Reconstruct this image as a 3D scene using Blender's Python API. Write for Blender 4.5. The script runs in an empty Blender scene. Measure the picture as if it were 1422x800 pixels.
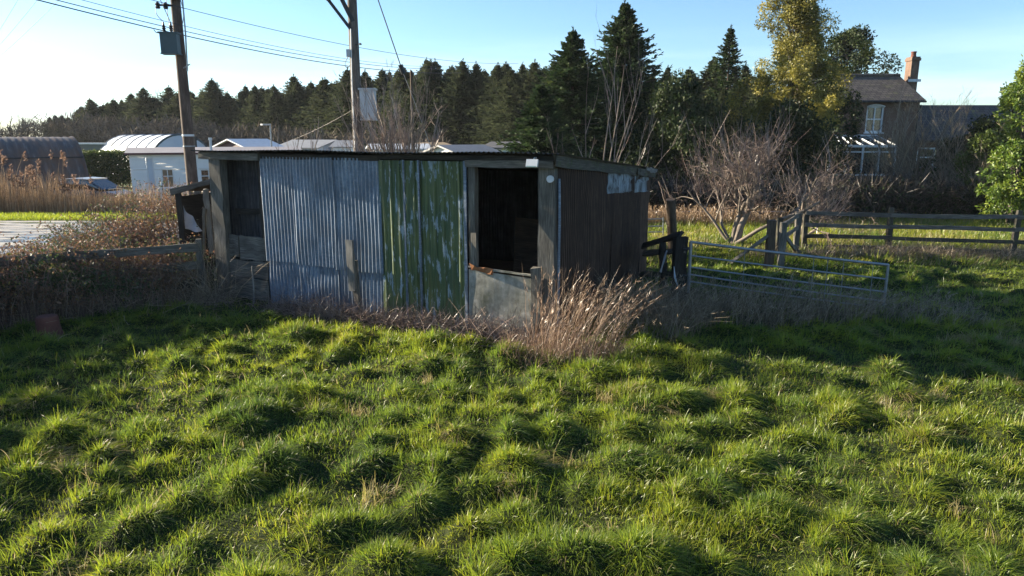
import bpy, math, random
import numpy as np
from mathutils import Vector

R = math.radians
rng = np.random.default_rng(11)
sc = bpy.context.scene
C = sc.collection

# ------------------------------------------------------------------ camera model (used to measure the place)
PITCH, CAMH, FOC = R(12.1), 3.0, 978.0
def ray(px, py):
    u = (px - 711) / FOC; v = (py - 400) / FOC
    return np.array([u, math.cos(PITCH) - v * math.sin(PITCH), -math.sin(PITCH) - v * math.cos(PITCH)])
def at(px, py, Y):
    d = ray(px, py); k = Y / d[1]
    return np.array([d[0] * k, Y, CAMH + d[2] * k])
def ss(e0, e1, x):
    t = np.clip((x - e0) / (e1 - e0), 0, 1); return t * t * (3 - 2 * t)

# ------------------------------------------------------------------ mesh builder
def nrm(v):
    return v / (np.linalg.norm(v) + 1e-9)
class MB:
    def __init__(s): s.V = []; s.F = []; s.n = 0
    def add(s, V, F, uv=None, tint=None, mat=0):
        V = np.asarray(V, float).reshape(-1, 3); F = np.asarray(F, np.int64)
        if F.ndim == 1: F = F[None]
        k = F.shape[1]
        if uv is None: uv = np.zeros((len(F), k, 2))
        if tint is None: tint = np.zeros(len(F))
        tint = np.broadcast_to(np.asarray(tint, float), (len(F),))
        s.V.append(V); s.F.append((F + s.n, np.asarray(uv, float).reshape(len(F), k, 2), tint, np.full(len(F), mat)))
        s.n += len(V)
    def build(s, name, mats, parent=None, smooth=False):
        me = bpy.data.meshes.new(name)
        V = np.concatenate(s.V)
        me.vertices.add(len(V)); me.vertices.foreach_set('co', V.astype(np.float32).ravel())
        lt = np.concatenate([np.full(len(f[0]), f[0].shape[1]) for f in s.F])
        li = np.concatenate([f[0].ravel() for f in s.F])
        me.loops.add(len(li)); me.loops.foreach_set('vertex_index', li.astype(np.int32))
        me.polygons.add(len(lt))
        me.polygons.foreach_set('loop_start', np.concatenate([[0], np.cumsum(lt)[:-1]]).astype(np.int32))
        if not isinstance(mats, (list, tuple)): mats = [mats]
        for m in mats: me.materials.append(m)
        me.polygons.foreach_set('material_index', np.concatenate([f[3] for f in s.F]).astype(np.int32))
        me.polygons.foreach_set('use_smooth', np.full(len(lt), smooth))
        uvl = me.uv_layers.new(name='UVMap')
        uvl.data.foreach_set('uv', np.concatenate([f[1].ravel() for f in s.F]).astype(np.float32))
        at_ = me.attributes.new('tint', 'FLOAT', 'FACE')
        at_.data.foreach_set('value', np.concatenate([f[2] for f in s.F]).astype(np.float32))
        me.update(calc_edges=True)
        o = bpy.data.objects.new(name, me); C.objects.link(o)
        if parent is not None:
            o.parent = parent
            o.matrix_parent_inverse = parent.matrix_basis.inverted()
        return o
    # oriented plank / beam with worn, slightly crooked sections
    def beam(s, p0, p1, w, t, side=None, seg=4, jit=0.004, mat=0, tint=None, bow=0.0, chip=0.0):
        p0 = np.array(p0, float); p1 = np.array(p1, float); d = p1 - p0; L = np.linalg.norm(d); d = d / L
        if side is None:
            side = np.cross(d, [0, 0, 1.0])
            if np.linalg.norm(side) < 0.05: side = np.array([1.0, 0, 0])
        side = np.array(side, float); side = nrm(side - d * np.dot(side, d)); up = np.cross(side, d)
        rings = []
        off = rng.normal(0, 1, 2)
        for i in range(seg + 1):
            f = i / seg
            c = p0 + d * L * f + (side * off[0] + up * off[1]) * bow * math.sin(math.pi * f)
            e = rng.normal(0, jit, (4, 3))
            if i in (0, seg): e = e + d * rng.uniform(-chip, chip, (4, 1))
            rings.append(np.array([c + side * a * w / 2 + up * b * t / 2 for a, b in ((-1, -1), (1, -1), (1, 1), (-1, 1))]) + e)
        V = np.concatenate(rings); F = []; UV = []
        o = rng.uniform(0, 30, 2)
        per = [0, w, w + t, 2 * w + t, 2 * w + 2 * t]
        for i in range(seg):
            for j in range(4):
                k = (j + 1) % 4
                F.append([i * 4 + j, i * 4 + k, i * 4 + 4 + k, i * 4 + 4 + j])
                u0, u1 = L * i / seg, L * (i + 1) / seg
                UV.append([[o[0] + u0, o[1] + per[j]], [o[0] + u0, o[1] + per[j + 1]], [o[0] + u1, o[1] + per[j + 1]], [o[0] + u1, o[1] + per[j]]])
        for q in ([3, 2, 1, 0], [seg * 4, seg * 4 + 1, seg * 4 + 2, seg * 4 + 3]):
            F.append(q); UV.append([[o[0], o[1]], [o[0] + .01, o[1] + w], [o[0] + .02, o[1] + w], [o[0] + .02, o[1]]])
        s.add(V, F, UV, tint, mat)
    def box(s, c, size, rz=0.0, mat=0, tint=None):
        c = np.array(c, float); ca, sa = math.cos(rz), math.sin(rz)
        x = np.array([ca, sa, 0]) * size[0] / 2
        h = np.array([0, 0, size[2] / 2.0])
        s.beam(c - h, c + h, size[1], size[0], side=np.array([-sa, ca, 0]), seg=1, jit=0, mat=mat, tint=tint)
    def tube(s, P, r, sides=6, mat=0, tint=None, cap=True):
        P = np.asarray(P, float); n = len(P); r = np.broadcast_to(np.asarray(r, float), (n,))
        T = np.gradient(P, axis=0); T = T / (np.linalg.norm(T, axis=1)[:, None] + 1e-9)
        ref = np.array([0, 0, 1.0]) if abs(T[0][2]) < 0.9 else np.array([1.0, 0, 0])
        X = np.cross(T, ref); X = X / (np.linalg.norm(X, axis=1)[:, None] + 1e-9); Y = np.cross(T, X)
        a = np.arange(sides) * 2 * math.pi / sides
        V = P[:, None] + r[:, None, None] * (np.cos(a)[None, :, None] * X[:, None] + np.sin(a)[None, :, None] * Y[:, None])
        i = np.arange(n - 1)[:, None] * sides; j = np.arange(sides)[None]; k = (j + 1) % sides
        F = np.stack([i + j, i + k, i + sides + k, i + sides + j], -1).reshape(-1, 4)
        L = np.concatenate([[0], np.cumsum(np.linalg.norm(np.diff(P, axis=0), axis=1))])
        rr = 2 * math.pi * r.max() / sides
        u0 = np.broadcast_to(L[:-1, None], (n - 1, sides)); u1 = np.broadcast_to(L[1:, None], (n - 1, sides))
        v0 = np.broadcast_to(j * rr, (n - 1, sides)); v1 = v0 + rr
        UV = np.stack([np.stack([u0, v0], -1), np.stack([u0, v1], -1), np.stack([u1, v1], -1), np.stack([u1, v0], -1)], 2).reshape(-1, 4, 2)
        s.add(V.reshape(-1, 3), F, UV, tint, mat)
        if cap and sides >= 4:
            s.add(V[-1], [list(range(sides))], None, None if tint is None else tint, mat)
            s.add(V[0], [list(range(sides))[::-1]], None, None if tint is None else tint, mat)
    def lathe(s, c, prof, sides=24, mat=0):
        c = np.array(c, float); a = np.arange(sides) * 2 * math.pi / sides
        prof = np.array(prof, float); n = len(prof)
        V = np.stack([prof[:, 0, None] * np.cos(a), prof[:, 0, None] * np.sin(a), np.broadcast_to(prof[:, 1, None], (n, sides))], -1) + c
        i = np.arange(n - 1)[:, None] * sides; j = np.arange(sides)[None]; k = (j + 1) % sides
        F = np.stack([i + j, i + k, i + sides + k, i + sides + j], -1).reshape(-1, 4)
        s.add(V.reshape(-1, 3), F, None, None, mat)
    def grid(s, fn, us, vs, mat=0, tint=None, uvs=None):
        us = np.asarray(us, float); vs = np.asarray(vs, float)
        U, W = np.meshgrid(us, vs, indexing='ij')
        V = fn(U, W).reshape(-1, 3); nu, nv = len(us), len(vs)
        i = np.arange(nu - 1)[:, None] * nv; j = np.arange(nv - 1)[None]
        F = np.stack([i + j, i + nv + j, i + nv + j + 1, i + j + 1], -1).reshape(-1, 4)
        UV = np.stack([U, W], -1).reshape(-1, 2)[F]
        s.add(V, F, UV, tint, mat)
    # many leaf-like diamonds at once: base points B, direction D, side S, length L, width W
    def diamonds(s, B, D, S, L, W, tint, mat=0, mid=0.45):
        L = np.broadcast_to(L, (len(B),))[:, None]; W = np.broadcast_to(W, (len(B),))[:, None]
        M = B + D * L * mid
        V = np.stack([B, M + S * W / 2, B + D * L, M - S * W / 2], 1).reshape(-1, 3)
        F = np.arange(len(B) * 4).reshape(-1, 4)
        s.add(V, F, None, tint, mat)
    # many thin ribbons at once: points P (n, k, 3), widths (n,) tapering to a tip
    def ribbons(s, P, W, S, tint, mat=0, taper=None):
        n, k, _ = P.shape
        if taper is None: taper = np.linspace(1, 0.25, k)
        H = S[:, None, :] * (W[:, None] * taper[None])[..., None] / 2
        V = np.concatenate([P - H, P + H], 1).reshape(-1, 3)            # n, 2k
        b = np.arange(n)[:, None] * 2 * k; i = np.arange(k - 1)[None]
        F = np.stack([b + i, b + k + i, b + k + i + 1, b + i + 1], -1).reshape(-1, 4)
        s.add(V, F, None, np.repeat(np.broadcast_to(tint, (n,)), k - 1), mat)

def unit(n, r=None):
    v = (r or rng).normal(size=(n, 3)); return v / np.linalg.norm(v, axis=1)[:, None]
def perp(D, r=None):
    S = np.cross(D, unit(len(D), r)); return S / (np.linalg.norm(S, axis=1)[:, None] + 1e-9)

def tag(o, label=None, cat=None, group=None, kind=None):
    if label: o['label'] = label
    if cat: o['category'] = cat
    if group: o['group'] = group
    if kind: o['kind'] = kind
    return o
def thing(name, label, cat, loc=(0, 0, 0), group=None):
    o = bpy.data.objects.new(name, None); C.objects.link(o); o.location = [float(q) for q in loc]
    bpy.context.view_layer.update() if False else None
    o.empty_display_size = 0.2
    return tag(o, label, cat, group)
def copy_tree(o, parent=None):
    c = o.copy(); C.objects.link(c)
    if parent is not None: c.parent = parent
    for ch in list(o.children): copy_tree(ch, c)
    return c

# ------------------------------------------------------------------ materials
class NT:
    def __init__(s, name):
        s.m = bpy.data.materials.new(name); s.m.use_nodes = True; s.t = s.m.node_tree; s.t.nodes.clear()
        s.out = s.n('ShaderNodeOutputMaterial')
    def n(s, typ, **kw):
        nd = s.t.nodes.new(typ)
        for k, v in kw.items(): setattr(nd, k, v)
        return nd
    def l(s, a, b): s.t.links.new(a, b)
    def set(s, sock, v):
        if hasattr(v, 'is_linked') or isinstance(v, bpy.types.NodeSocket): s.l(v, sock)
        elif isinstance(v, (tuple, list)) and len(v) == 3 and sock.type == 'RGBA': sock.default_value = (*v, 1)
        else: sock.default_value = v
    def coord(s, kind='Object', scale=(1, 1, 1), loc=(0, 0, 0)):
        if kind == 'Position': src = s.n('ShaderNodeNewGeometry').outputs['Position']
        else: src = s.n('ShaderNodeTexCoord').outputs[kind]
        mp = s.n('ShaderNodeMapping'); s.l(src, mp.inputs[0]); mp.inputs['Scale'].default_value = scale; mp.inputs['Location'].default_value = loc
        return mp.outputs[0]
    def noise(s, vec, scale=1, detail=4, rough=.55, dist=0):
        q = s.n('ShaderNodeTexNoise'); s.l(vec, q.inputs['Vector']); q.inputs['Scale'].default_value = scale
        q.inputs['Detail'].default_value = detail; q.inputs['Roughness'].default_value = rough; q.inputs['Distortion'].default_value = dist
        return q.outputs[0]
    def ramp(s, fac, stops, interp='LINEAR'):
        r = s.n('ShaderNodeValToRGB'); s.l(fac, r.inputs[0]); e = r.color_ramp.elements; r.color_ramp.interpolation = interp
        while len(e) < len(stops): e.new(.5)
        for q, (p, c) in zip(e, stops):
            q.position = p; q.color = (*c, 1) if not isinstance(c, (int, float)) else (c, c, c, 1)
        return r.outputs[0]
    def mix(s, fac, a, b, mode='MIX'):
        q = s.n('ShaderNodeMix', data_type='RGBA', blend_type=mode)
        s.set(q.inputs[0], fac); s.set(q.inputs[6], a); s.set(q.inputs[7], b); return q.outputs[2]
    def math(s, op, a, b=0.0):
        q = s.n('ShaderNodeMath', operation=op); s.set(q.inputs[0], a); s.set(q.inputs[1], b); return q.outputs[0]
    def bump(s, h, strength=.3, dist=.01):
        q = s.n('ShaderNodeBump'); s.l(h, q.inputs['Height']); q.inputs['Strength'].default_value = strength; q.inputs['Distance'].default_value = dist
        return q.outputs[0]
    def principled(s, col, rough=.8, metal=0.0, normal=None, spec=.3, alpha=None, trans=None):
        b = s.n('ShaderNodeBsdfPrincipled'); s.set(b.inputs['Base Color'], col); s.set(b.inputs['Roughness'], rough); s.set(b.inputs['Metallic'], metal)
        b.inputs['Specular IOR Level'].default_value = spec
        if normal is not None: s.l(normal, b.inputs['Normal'])
        if trans is not None: b.inputs['Transmission Weight'].default_value = trans
        s.l(b.outputs[0], s.out.inputs[0]); return b
    def tint(s):
        q = s.n('ShaderNodeAttribute', attribute_name='tint'); return q.outputs['Fac']

def leaf_mat(name, stops, trans=.35, gloss=.06, grough=.35):
    q = NT(name); col = q.ramp(q.tint(), stops)
    d = q.n('ShaderNodeBsdfDiffuse'); q.l(col, d.inputs[0])
    t = q.n('ShaderNodeBsdfTranslucent'); q.l(col, t.inputs[0])
    g = q.n('ShaderNodeBsdfGlossy'); g.inputs['Roughness'].default_value = grough; g.inputs[0].default_value = (.9, .9, .9, 1)
    m1 = q.n('ShaderNodeMixShader'); m1.inputs[0].default_value = trans; q.l(d.outputs[0], m1.inputs[1]); q.l(t.outputs[0], m1.inputs[2])
    m2 = q.n('ShaderNodeMixShader'); m2.inputs[0].default_value = gloss; q.l(m1.outputs[0], m2.inputs[1]); q.l(g.outputs[0], m2.inputs[2])
    q.l(m2.outputs[0], q.out.inputs[0]); return q.m

def wood_mat(name, dark, mid, pale, moss=0.0, rough=.85):
    q = NT(name); uv = q.coord('UV', (1.6, 26, 1)); g = q.noise(uv, 2.2, 6, .65, .3)
    big = q.noise(q.coord('UV', (1.2, 3, 1)), 1.5, 3)
    col = q.ramp(g, [(.3, dark), (.52, mid), (.75, pale)])
    col = q.mix(q.ramp(big, [(.35, 0), (.7, .75)]), col, dark)
    if moss:
        mo = q.noise(q.coord('Position'), 9, 5); col = q.mix(q.ramp(mo, [(.52, 0), (.68, moss)]), col, (.07, .085, .03))
    q.principled(col, rough, normal=q.bump(g, .5, .006), spec=.2); return q.m

def plain_mat(name, col, rough=.6, metal=0.0, var=.25, scale=6, spec=.4):
    q = NT(name); n = q.noise(q.coord('Position'), scale, 5)
    c = q.mix(q.ramp(n, [(.35, var), (.7, 0)]), col, tuple(x * .45 for x in col))
    q.principled(c, rough, metal, spec=spec); return q.m

M = {}
M['wood_grey'] = wood_mat('weathered_grey_wood', (.05, .045, .039), (.155, .143, .122), (.31, .285, .245))
M['wood_pale'] = wood_mat('bleached_wood', (.08, .075, .068), (.22, .21, .19), (.36, .34, .30))
M['wood_dark'] = wood_mat('dark_wood', (.016, .014, .012), (.045, .040, .034), (.10, .09, .075))
M['wood_moss'] = wood_mat('mossy_wood', (.03, .028, .022), (.085, .075, .06), (.17, .155, .12), moss=.7)
M['wood_brown'] = wood_mat('brown_post_wood', (.04, .028, .02), (.12, .085, .06), (.22, .165, .12))
M['wood_orange'] = wood_mat('fresh_broken_wood', (.16, .06, .025), (.30, .13, .055), (.38, .2, .09))

def galv_mat():
    q = NT('galvanised_iron')
    st = q.noise(q.coord('UV', (11, .7, 1)), 3, 6, .7); sp = q.noise(q.coord('UV', (3, 3, 1)), 7, 6, .7)
    big = q.noise(q.coord('UV', (1, 1, 1)), 1.6, 4)
    col = q.ramp(st, [(.3, (.04, .06, .09)), (.5, (.13, .18, .255)), (.70, (.29, .36, .45))])
    mot = q.noise(q.coord('UV', (2.6, .9, 1), (4, 2, 0)), 2.6, 7, .68, .4); col = q.mix(q.ramp(mot, [(.46, 0), (.62, .75)]), col, (.07, .105, .16)); col = q.mix(q.ramp(mot, [(.30, .55), (.42, 0)]), col, (.38, .44, .52))
    col = q.mix(q.ramp(sp, [(.45, 0), (.75, .5)]), col, (.33, .38, .46))
    col = q.mix(q.ramp(big, [(.40, 0), (.62, .7)]), col, (.085, .11, .15))
    rust = q.noise(q.coord('UV', (6, 1.2, 1), (3, 7, 0)), 4, 6, .7)
    col = q.mix(q.ramp(rust, [(.62, 0), (.76, .55)]), col, (.10, .06, .04))
    q.principled(col, .48, .35, spec=.5, normal=q.bump(sp, .15, .004)); return q.m
M['galv'] = galv_mat()
def green_mat():
    q = NT('peeling_green_paint')
    n1 = q.noise(q.coord('UV', (5.5, .95, 1), (1.3, 5.1, 0)), 2.2, 9, .68, .25)
    n2 = q.noise(q.coord('UV', (1, 1, 1)), 14, 5)
    st = q.noise(q.coord('UV', (14, .6, 1)), 2, 5)
    paint = q.ramp(st, [(.3, (.030, .050, .020)), (.55, (.085, .118, .042)), (.75, (.135, .165, .065))])
    paint = q.mix(q.ramp(q.noise(q.coord('UV', (1, 1, 1), (8, 2, 0)), 1.4, 3), [(.4, 0), (.7, .6)]), paint, (.02, .06, .035))
    zinc = q.ramp(n2, [(.3, (.17, .23, .27)), (.7, (.30, .37, .42))])
    col = q.mix(q.ramp(n1, [(.55, 0), (.58, 1)]), paint, zinc)
    q.principled(col, .5, .0, spec=.45, normal=q.bump(n1, .2, .004)); return q.m
M['green'] = green_mat()
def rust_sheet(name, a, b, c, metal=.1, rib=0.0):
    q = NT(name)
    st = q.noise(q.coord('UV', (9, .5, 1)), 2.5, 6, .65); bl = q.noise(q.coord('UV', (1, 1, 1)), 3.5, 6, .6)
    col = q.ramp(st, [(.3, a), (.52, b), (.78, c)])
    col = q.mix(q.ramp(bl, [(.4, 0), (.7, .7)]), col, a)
    if rib:      # dark stripes at the rib pitch: shading of the ribs painted into the colour
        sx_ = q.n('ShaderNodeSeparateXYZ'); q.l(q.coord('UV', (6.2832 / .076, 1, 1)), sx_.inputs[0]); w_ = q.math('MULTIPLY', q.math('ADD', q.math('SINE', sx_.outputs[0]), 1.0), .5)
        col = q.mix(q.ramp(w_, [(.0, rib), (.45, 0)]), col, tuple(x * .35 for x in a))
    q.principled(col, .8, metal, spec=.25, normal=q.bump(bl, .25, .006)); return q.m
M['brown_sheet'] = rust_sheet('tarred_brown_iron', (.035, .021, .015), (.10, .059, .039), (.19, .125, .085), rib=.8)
M['dark_sheet'] = rust_sheet('dark_grey_iron', (.025, .026, .03), (.075, .078, .085), (.16, .165, .18), .3)  # darker grey iron for the inner, back and left-hand sheets
M['roof_sheet'] = rust_sheet('mossy_roof_iron', (.03, .028, .024), (.07, .065, .055), (.13, .12, .10))
def flaky():
    q = NT('flaking_white_paint'); n = q.noise(q.coord('UV', (10, 1.4, 1)), 3, 7, .7)
    col = q.ramp(n, [(.4, (.04, .035, .032)), (.5, (.20, .23, .25)), (.7, (.36, .39, .41))]); q.principled(col, .7); return q.m
M['flaky'] = flaky()
def concrete():
    q = NT('stained_board'); n = q.noise(q.coord('Position'), 5, 8, .7); v = q.noise(q.coord('UV', (3, .8, 1)), 3, 5); big = q.noise(q.coord('Position', loc=(3, 1, 4)), 1.7, 4)
    col = q.ramp(n, [(.3, (.14, .132, .112)), (.5, (.34, .325, .285)), (.7, (.50, .48, .43))])
    col = q.mix(q.ramp(v, [(.45, 0), (.75, .6)]), col, (.10, .10, .075)); col = q.mix(q.ramp(big, [(.45, 0), (.7, .65)]), col, (.075, .08, .045))
    q.principled(col, .9, normal=q.bump(n, .4, .01)); return q.m
M['concrete'] = concrete()
M['white'] = plain_mat('white_paint', (.72, .73, .74), .55, var=.15)
M['white_metal'] = plain_mat('off_white_metal', (.62, .64, .66), .5, var=.3, scale=4)
M['sheet_white'] = plain_mat('dirty_white_sheet', (.50, .50, .54), .7, var=.4, scale=5)
M['gate_metal'] = plain_mat('dull_zinc_tube', (.30, .32, .34), .42, .6, var=.4, scale=12)
M['grey_paint'] = plain_mat('blue_grey_paint', (.05, .085, .10), .45, var=.3)
M['black_metal'] = plain_mat('black_fitting', (.02, .022, .025), .5)
M['wire'] = plain_mat('dark_cable', (.03, .033, .038), .6)
M['glass_dark'] = plain_mat('dark_window_glass', (.02, .025, .03), .06, spec=.8)
M['glass_lens'] = plain_mat('floodlight_glass', (.20, .30, .28), .12, spec=.8)
M['terracotta'] = plain_mat('old_terracotta', (.16, .06, .042), .9, var=.6, scale=9)
M['light_box'] = plain_mat('pale_grey_box', (.50, .52, .54), .6, var=.35, scale=3)
M['pole'] = wood_mat('creosoted_pole_wood', (.045, .032, .026), (.125, .09, .072), (.23, .18, .15))
M['pole_grey'] = wood_mat('grey_pole_wood', (.05, .042, .038), (.14, .12, .105), (.25, .215, .19))
M['bark'] = wood_mat('rough_bark', (.03, .024, .02), (.08, .065, .055), (.16, .135, .11))
M['bark_pale'] = wood_mat('pale_bark', (.10, .08, .065), (.24, .20, .16), (.38, .33, .27))
M['twig_red'] = leaf_mat('red_brown_twigs', [(0, (.06, .042, .036)), (.5, (.165, .115, .095)), (1, (.34, .265, .21))], 0, .05)
M['twig_pale'] = leaf_mat('pale_twigs', [(0, (.12, .085, .07)), (.5, (.25, .18, .145)), (1, (.40, .33, .26))], 0, .05)
M['twig_tan'] = leaf_mat('tan_twigs', [(0, (.08, .064, .046)), (.5, (.21, .165, .115)), (1, (.40, .32, .22))], 0, .04)
M['twig_dark'] = leaf_mat('dark_twigs', [(0, (.02, .016, .013)), (.6, (.06, .048, .038)), (1, (.14, .115, .09))], 0, .03)
M['twig_haze'] = leaf_mat('far_grey_twigs', [(0, (.05, .042, .035)), (1, (.15, .125, .10))], 0, .0)
M['grass'] = leaf_mat('grass_blades', [(0, (.045, .092, .028)), (.3, (.120, .185, .026)), (.55, (.205, .265, .020)), (.76, (.32, .33, .024)), (.86, (.26, .215, .075)), (1, (.38, .31, .17))], .55, .03, .42)
M['dead_grass'] = leaf_mat('dead_grass_stems', [(0, (.085, .05, .034)), (.4, (.20, .125, .085)), (.75, (.32, .22, .15)), (1, (.46, .35, .25))], .3, .04)
M['grey_grass'] = leaf_mat('withered_grass', [(0, (.08, .062, .042)), (.5, (.21, .165, .115)), (1, (.40, .33, .23))], .3, .02)
M['reed'] = leaf_mat('reed_stems', [(0, (.13, .08, .045)), (.5, (.27, .175, .10)), (1, (.46, .34, .22))], .3, .03)
M['plume'] = leaf_mat('reed_plumes', [(0, (.11, .065, .045)), (1, (.30, .20, .15))], .4, .0)
M['bramble_leaf'] = leaf_mat('bramble_leaves', [(0, (.024, .040, .015)), (.3, (.060, .092, .026)), (.52, (.12, .078, .048)), (.8, (.22, .115, .072)), (1, (.30, .24, .06))], .3, .03, .5)
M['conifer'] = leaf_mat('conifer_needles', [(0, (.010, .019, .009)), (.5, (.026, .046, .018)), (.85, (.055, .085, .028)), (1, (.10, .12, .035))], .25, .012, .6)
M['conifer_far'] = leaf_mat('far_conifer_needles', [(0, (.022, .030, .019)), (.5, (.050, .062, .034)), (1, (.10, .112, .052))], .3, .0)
M['gold_leaf'] = leaf_mat('golden_leaves', [(0, (.05, .055, .014)), (.5, (.18, .165, .03)), (1, (.38, .32, .06))], .35, .025, .5)
M['laurel'] = leaf_mat('bright_laurel_leaves', [(0, (.03, .06, .010)), (.5, (.10, .165, .016)), (1, (.24, .27, .03))], .4, .03, .5)
M['ivy_dark'] = leaf_mat('dark_ivy_leaves', [(0, (.010, .018, .007)), (.6, (.030, .048, .014)), (1, (.075, .09, .022))], .25, .02, .55)
M['hedge'] = leaf_mat('hedge_leaves', [(0, (.018, .03, .008)), (.6, (.065, .095, .018)), (1, (.14, .165, .035))], .3, .02, .5)

def brick():
    q = NT('old_brick'); uv = q.coord('UV', (1, 1, 1))
    b = q.n('ShaderNodeTexBrick'); q.l(uv, b.inputs['Vector']); b.inputs['Scale'].default_value = 1
    b.inputs['Brick Width'].default_value = .225; b.inputs['Row Height'].default_value = .075; b.inputs['Mortar Size'].default_value = .010
    b.inputs['Color1'].default_value = (.13, .066, .046, 1); b.inputs['Color2'].default_value = (.19, .105, .074, 1); b.inputs['Mortar'].default_value = (.17, .15, .125, 1)
    n = q.noise(q.coord('Position'), 1.3, 5); col = q.mix(q.ramp(n, [(.35, .6), (.7, 0)]), b.outputs[0], (.10, .065, .045))
    q.principled(col, .9, normal=q.bump(b.outputs[1], .3, -.005)); return q.m
M['brick'] = brick()
def slate(name, a, b_):
    q = NT(name); uv = q.coord('UV', (1, 1, 1))
    b = q.n('ShaderNodeTexBrick'); q.l(uv, b.inputs['Vector']); b.inputs['Scale'].default_value = 1
    b.inputs['Brick Width'].default_value = .30; b.inputs['Row Height'].default_value = .24; b.inputs['Mortar Size'].default_value = .014; b.inputs['Bias'].default_value = -.1
    b.inputs['Color1'].default_value = (*a, 1); b.inputs['Color2'].default_value = (*b_, 1); b.inputs['Mortar'].default_value = (.02, .018, .016, 1)
    n = q.noise(q.coord('Position'), 2.2, 6, .7); col = q.mix(q.ramp(n, [(.56, 0), (.66, .7)]), b.outputs[0], (.13, .125, .05))
    q.principled(col, .75, normal=q.bump(b.outputs[1], .5, -.01)); return q.m
M['slate'] = slate('mossy_roof_tiles', (.085, .068, .055), (.155, .125, .10))
M['slate_dark'] = slate('dark_slate', (.05, .048, .05), (.085, .08, .08))

def ground_mat():
    q = NT('field_soil'); p = q.coord('Position'); n = q.noise(p, 1.2, 6, .6); n2 = q.noise(p, 14, 5, .7); n3 = q.noise(p, .12, 4)
    col = q.ramp(n2, [(.3, (.014, .016, .008)), (.55, (.028, .034, .012)), (.8, (.055, .05, .026))])
    col = q.mix(q.ramp(n, [(.4, 0), (.65, .6)]), col, (.035, .055, .014))
    far = q.n('ShaderNodeVectorMath', operation='LENGTH'); q.l(q.coord('Position'), far.inputs[0])
    g = q.ramp(n3, [(.3, (.05, .085, .02)), (.7, (.085, .10, .035))])
    f = q.math('MULTIPLY', far.outputs['Value'], .01)
    col = q.mix(q.ramp(f, [(.2, 0), (.4, 1)]), col, g)
    q.principled(col, .95, normal=q.bump(n2, .6, .03), spec=.1); return q.m
M['ground'] = ground_mat()
def track_mat():
    q = NT('wet_track'); p = q.coord('Position', (.35, 1.6, 1)); n = q.noise(p, 1.3, 7, .65, .4); n2 = q.noise(q.coord('Position'), 9, 6, .7)
    wet = q.ramp(n, [(.47, 0), (.55, 1)])
    col = q.mix(wet, q.ramp(n2, [(.3, (.16, .145, .13)), (.7, (.34, .32, .29))]), (.09, .085, .08))
    rough = q.mix(wet, (.85, .85, .85), (.12, .12, .12))
    q.principled(col, rough, spec=.5, normal=q.bump(n2, .25, .01)); return q.m
M['track'] = track_mat()
# ------------------------------------------------------------------ shed frame of reference
FR = np.array([0.64, 10.40, 0.0]); AX = np.array([-0.912, 0.410, 0]); BX = np.array([0.410, 0.912, 0]); ZZ = np.array([0, 0, 1.0])
def S(t, s, z): return FR + AX * t + BX * s + ZZ * z
def shed_ts(x, y):
    dx, dy = x - FR[0], y - FR[1]
    return dx * AX[0] + dy * AX[1], dx * BX[0] + dy * BX[1]

# ------------------------------------------------------------------ terrain
GX0, GX1, GY0, GY1, GS = -11.0, 16.0, 1.5, 21.0, 0.05
gx = np.arange(GX0, GX1, GS); gy = np.arange(GY0, GY1, GS)
GXX, GYY = np.meshgrid(gx, gy, indexing='ij')
def vnoise(x, y, s, seed):
    r = np.random.default_rng(seed).random((64, 64)); x = x / s; y = y / s
    xi = np.floor(x).astype(int); yi = np.floor(y).astype(int); fx = x - xi; fy = y - yi
    fx = fx * fx * (3 - 2 * fx); fy = fy * fy * (3 - 2 * fy)
    g = lambda a, b: r[a % 64, b % 64]
    return (g(xi, yi) * (1 - fx) + g(xi + 1, yi) * fx) * (1 - fy) + (g(xi, yi + 1) * (1 - fx) + g(xi + 1, yi + 1) * fx) * fy
mr = np.random.default_rng(5)
Hm = np.zeros_like(GXX)
mounds = []
for _ in range(5600):
    x, y = mr.uniform(GX0, GX1), mr.uniform(GY0, GY1)
    t, s = shed_ts(x, y)
    if -0.7 < t < 7.6 and -0.9 < s < 6.5: continue
    far = y > 15.5
    if x < -5 and y > 13: continue
    if mr.random() > .25 + 1.1 * vnoise(np.array([x]), np.array([y]), 1.7, 6)[0]: continue
    r = mr.uniform(.085, .19) * (1.45 if mr.random() < .16 else 1); h = r * mr.uniform(.30, .85) * (0.6 if far else 1.0)
    i0, i1 = int((x - r * 1.4 - GX0) / GS), int((x + r * 1.4 - GX0) / GS) + 1
    j0, j1 = int((y - r * 1.4 - GY0) / GS), int((y + r * 1.4 - GY0) / GS) + 1
    i0, j0 = max(i0, 0), max(j0, 0)
    sx, sy = GXX[i0:i1, j0:j1], GYY[i0:i1, j0:j1]
    if sx.size == 0: continue
    el = mr.uniform(.75, 1.3)
    d2 = (((sx - x) * el) ** 2 + ((sy - y) / el) ** 2) / (r * r)
    b = h * np.clip(1 - d2 / 1.7, 0, 1) ** 1.5
    Hm[i0:i1, j0:j1] = np.maximum(Hm[i0:i1, j0:j1], b)
    mounds.append((x, y, r, h))
Hm += (vnoise(GXX, GYY, 1.3, 3) - .5) * .06 + (vnoise(GXX, GYY, .35, 4) - .5) * .05
tt, s_ = shed_ts(GXX, GYY)
dshed = np.maximum(np.maximum(-tt, tt - 6.9), np.maximum(-s_, s_ - 5.9))
edge = np.minimum(np.minimum(GXX - GX0, GX1 - GXX), np.minimum(GYY - GY0, GY1 - GYY))
Hm *= ss(0, .9, dshed) * ss(0, .6, edge)
Hm *= 1 - ss(13.5, 16, GYY) * ss(-4, -6, GXX)
def broad(x, y):
    return -0.55 * ss(24, 38, y) * ss(-2, -9, x)
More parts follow.
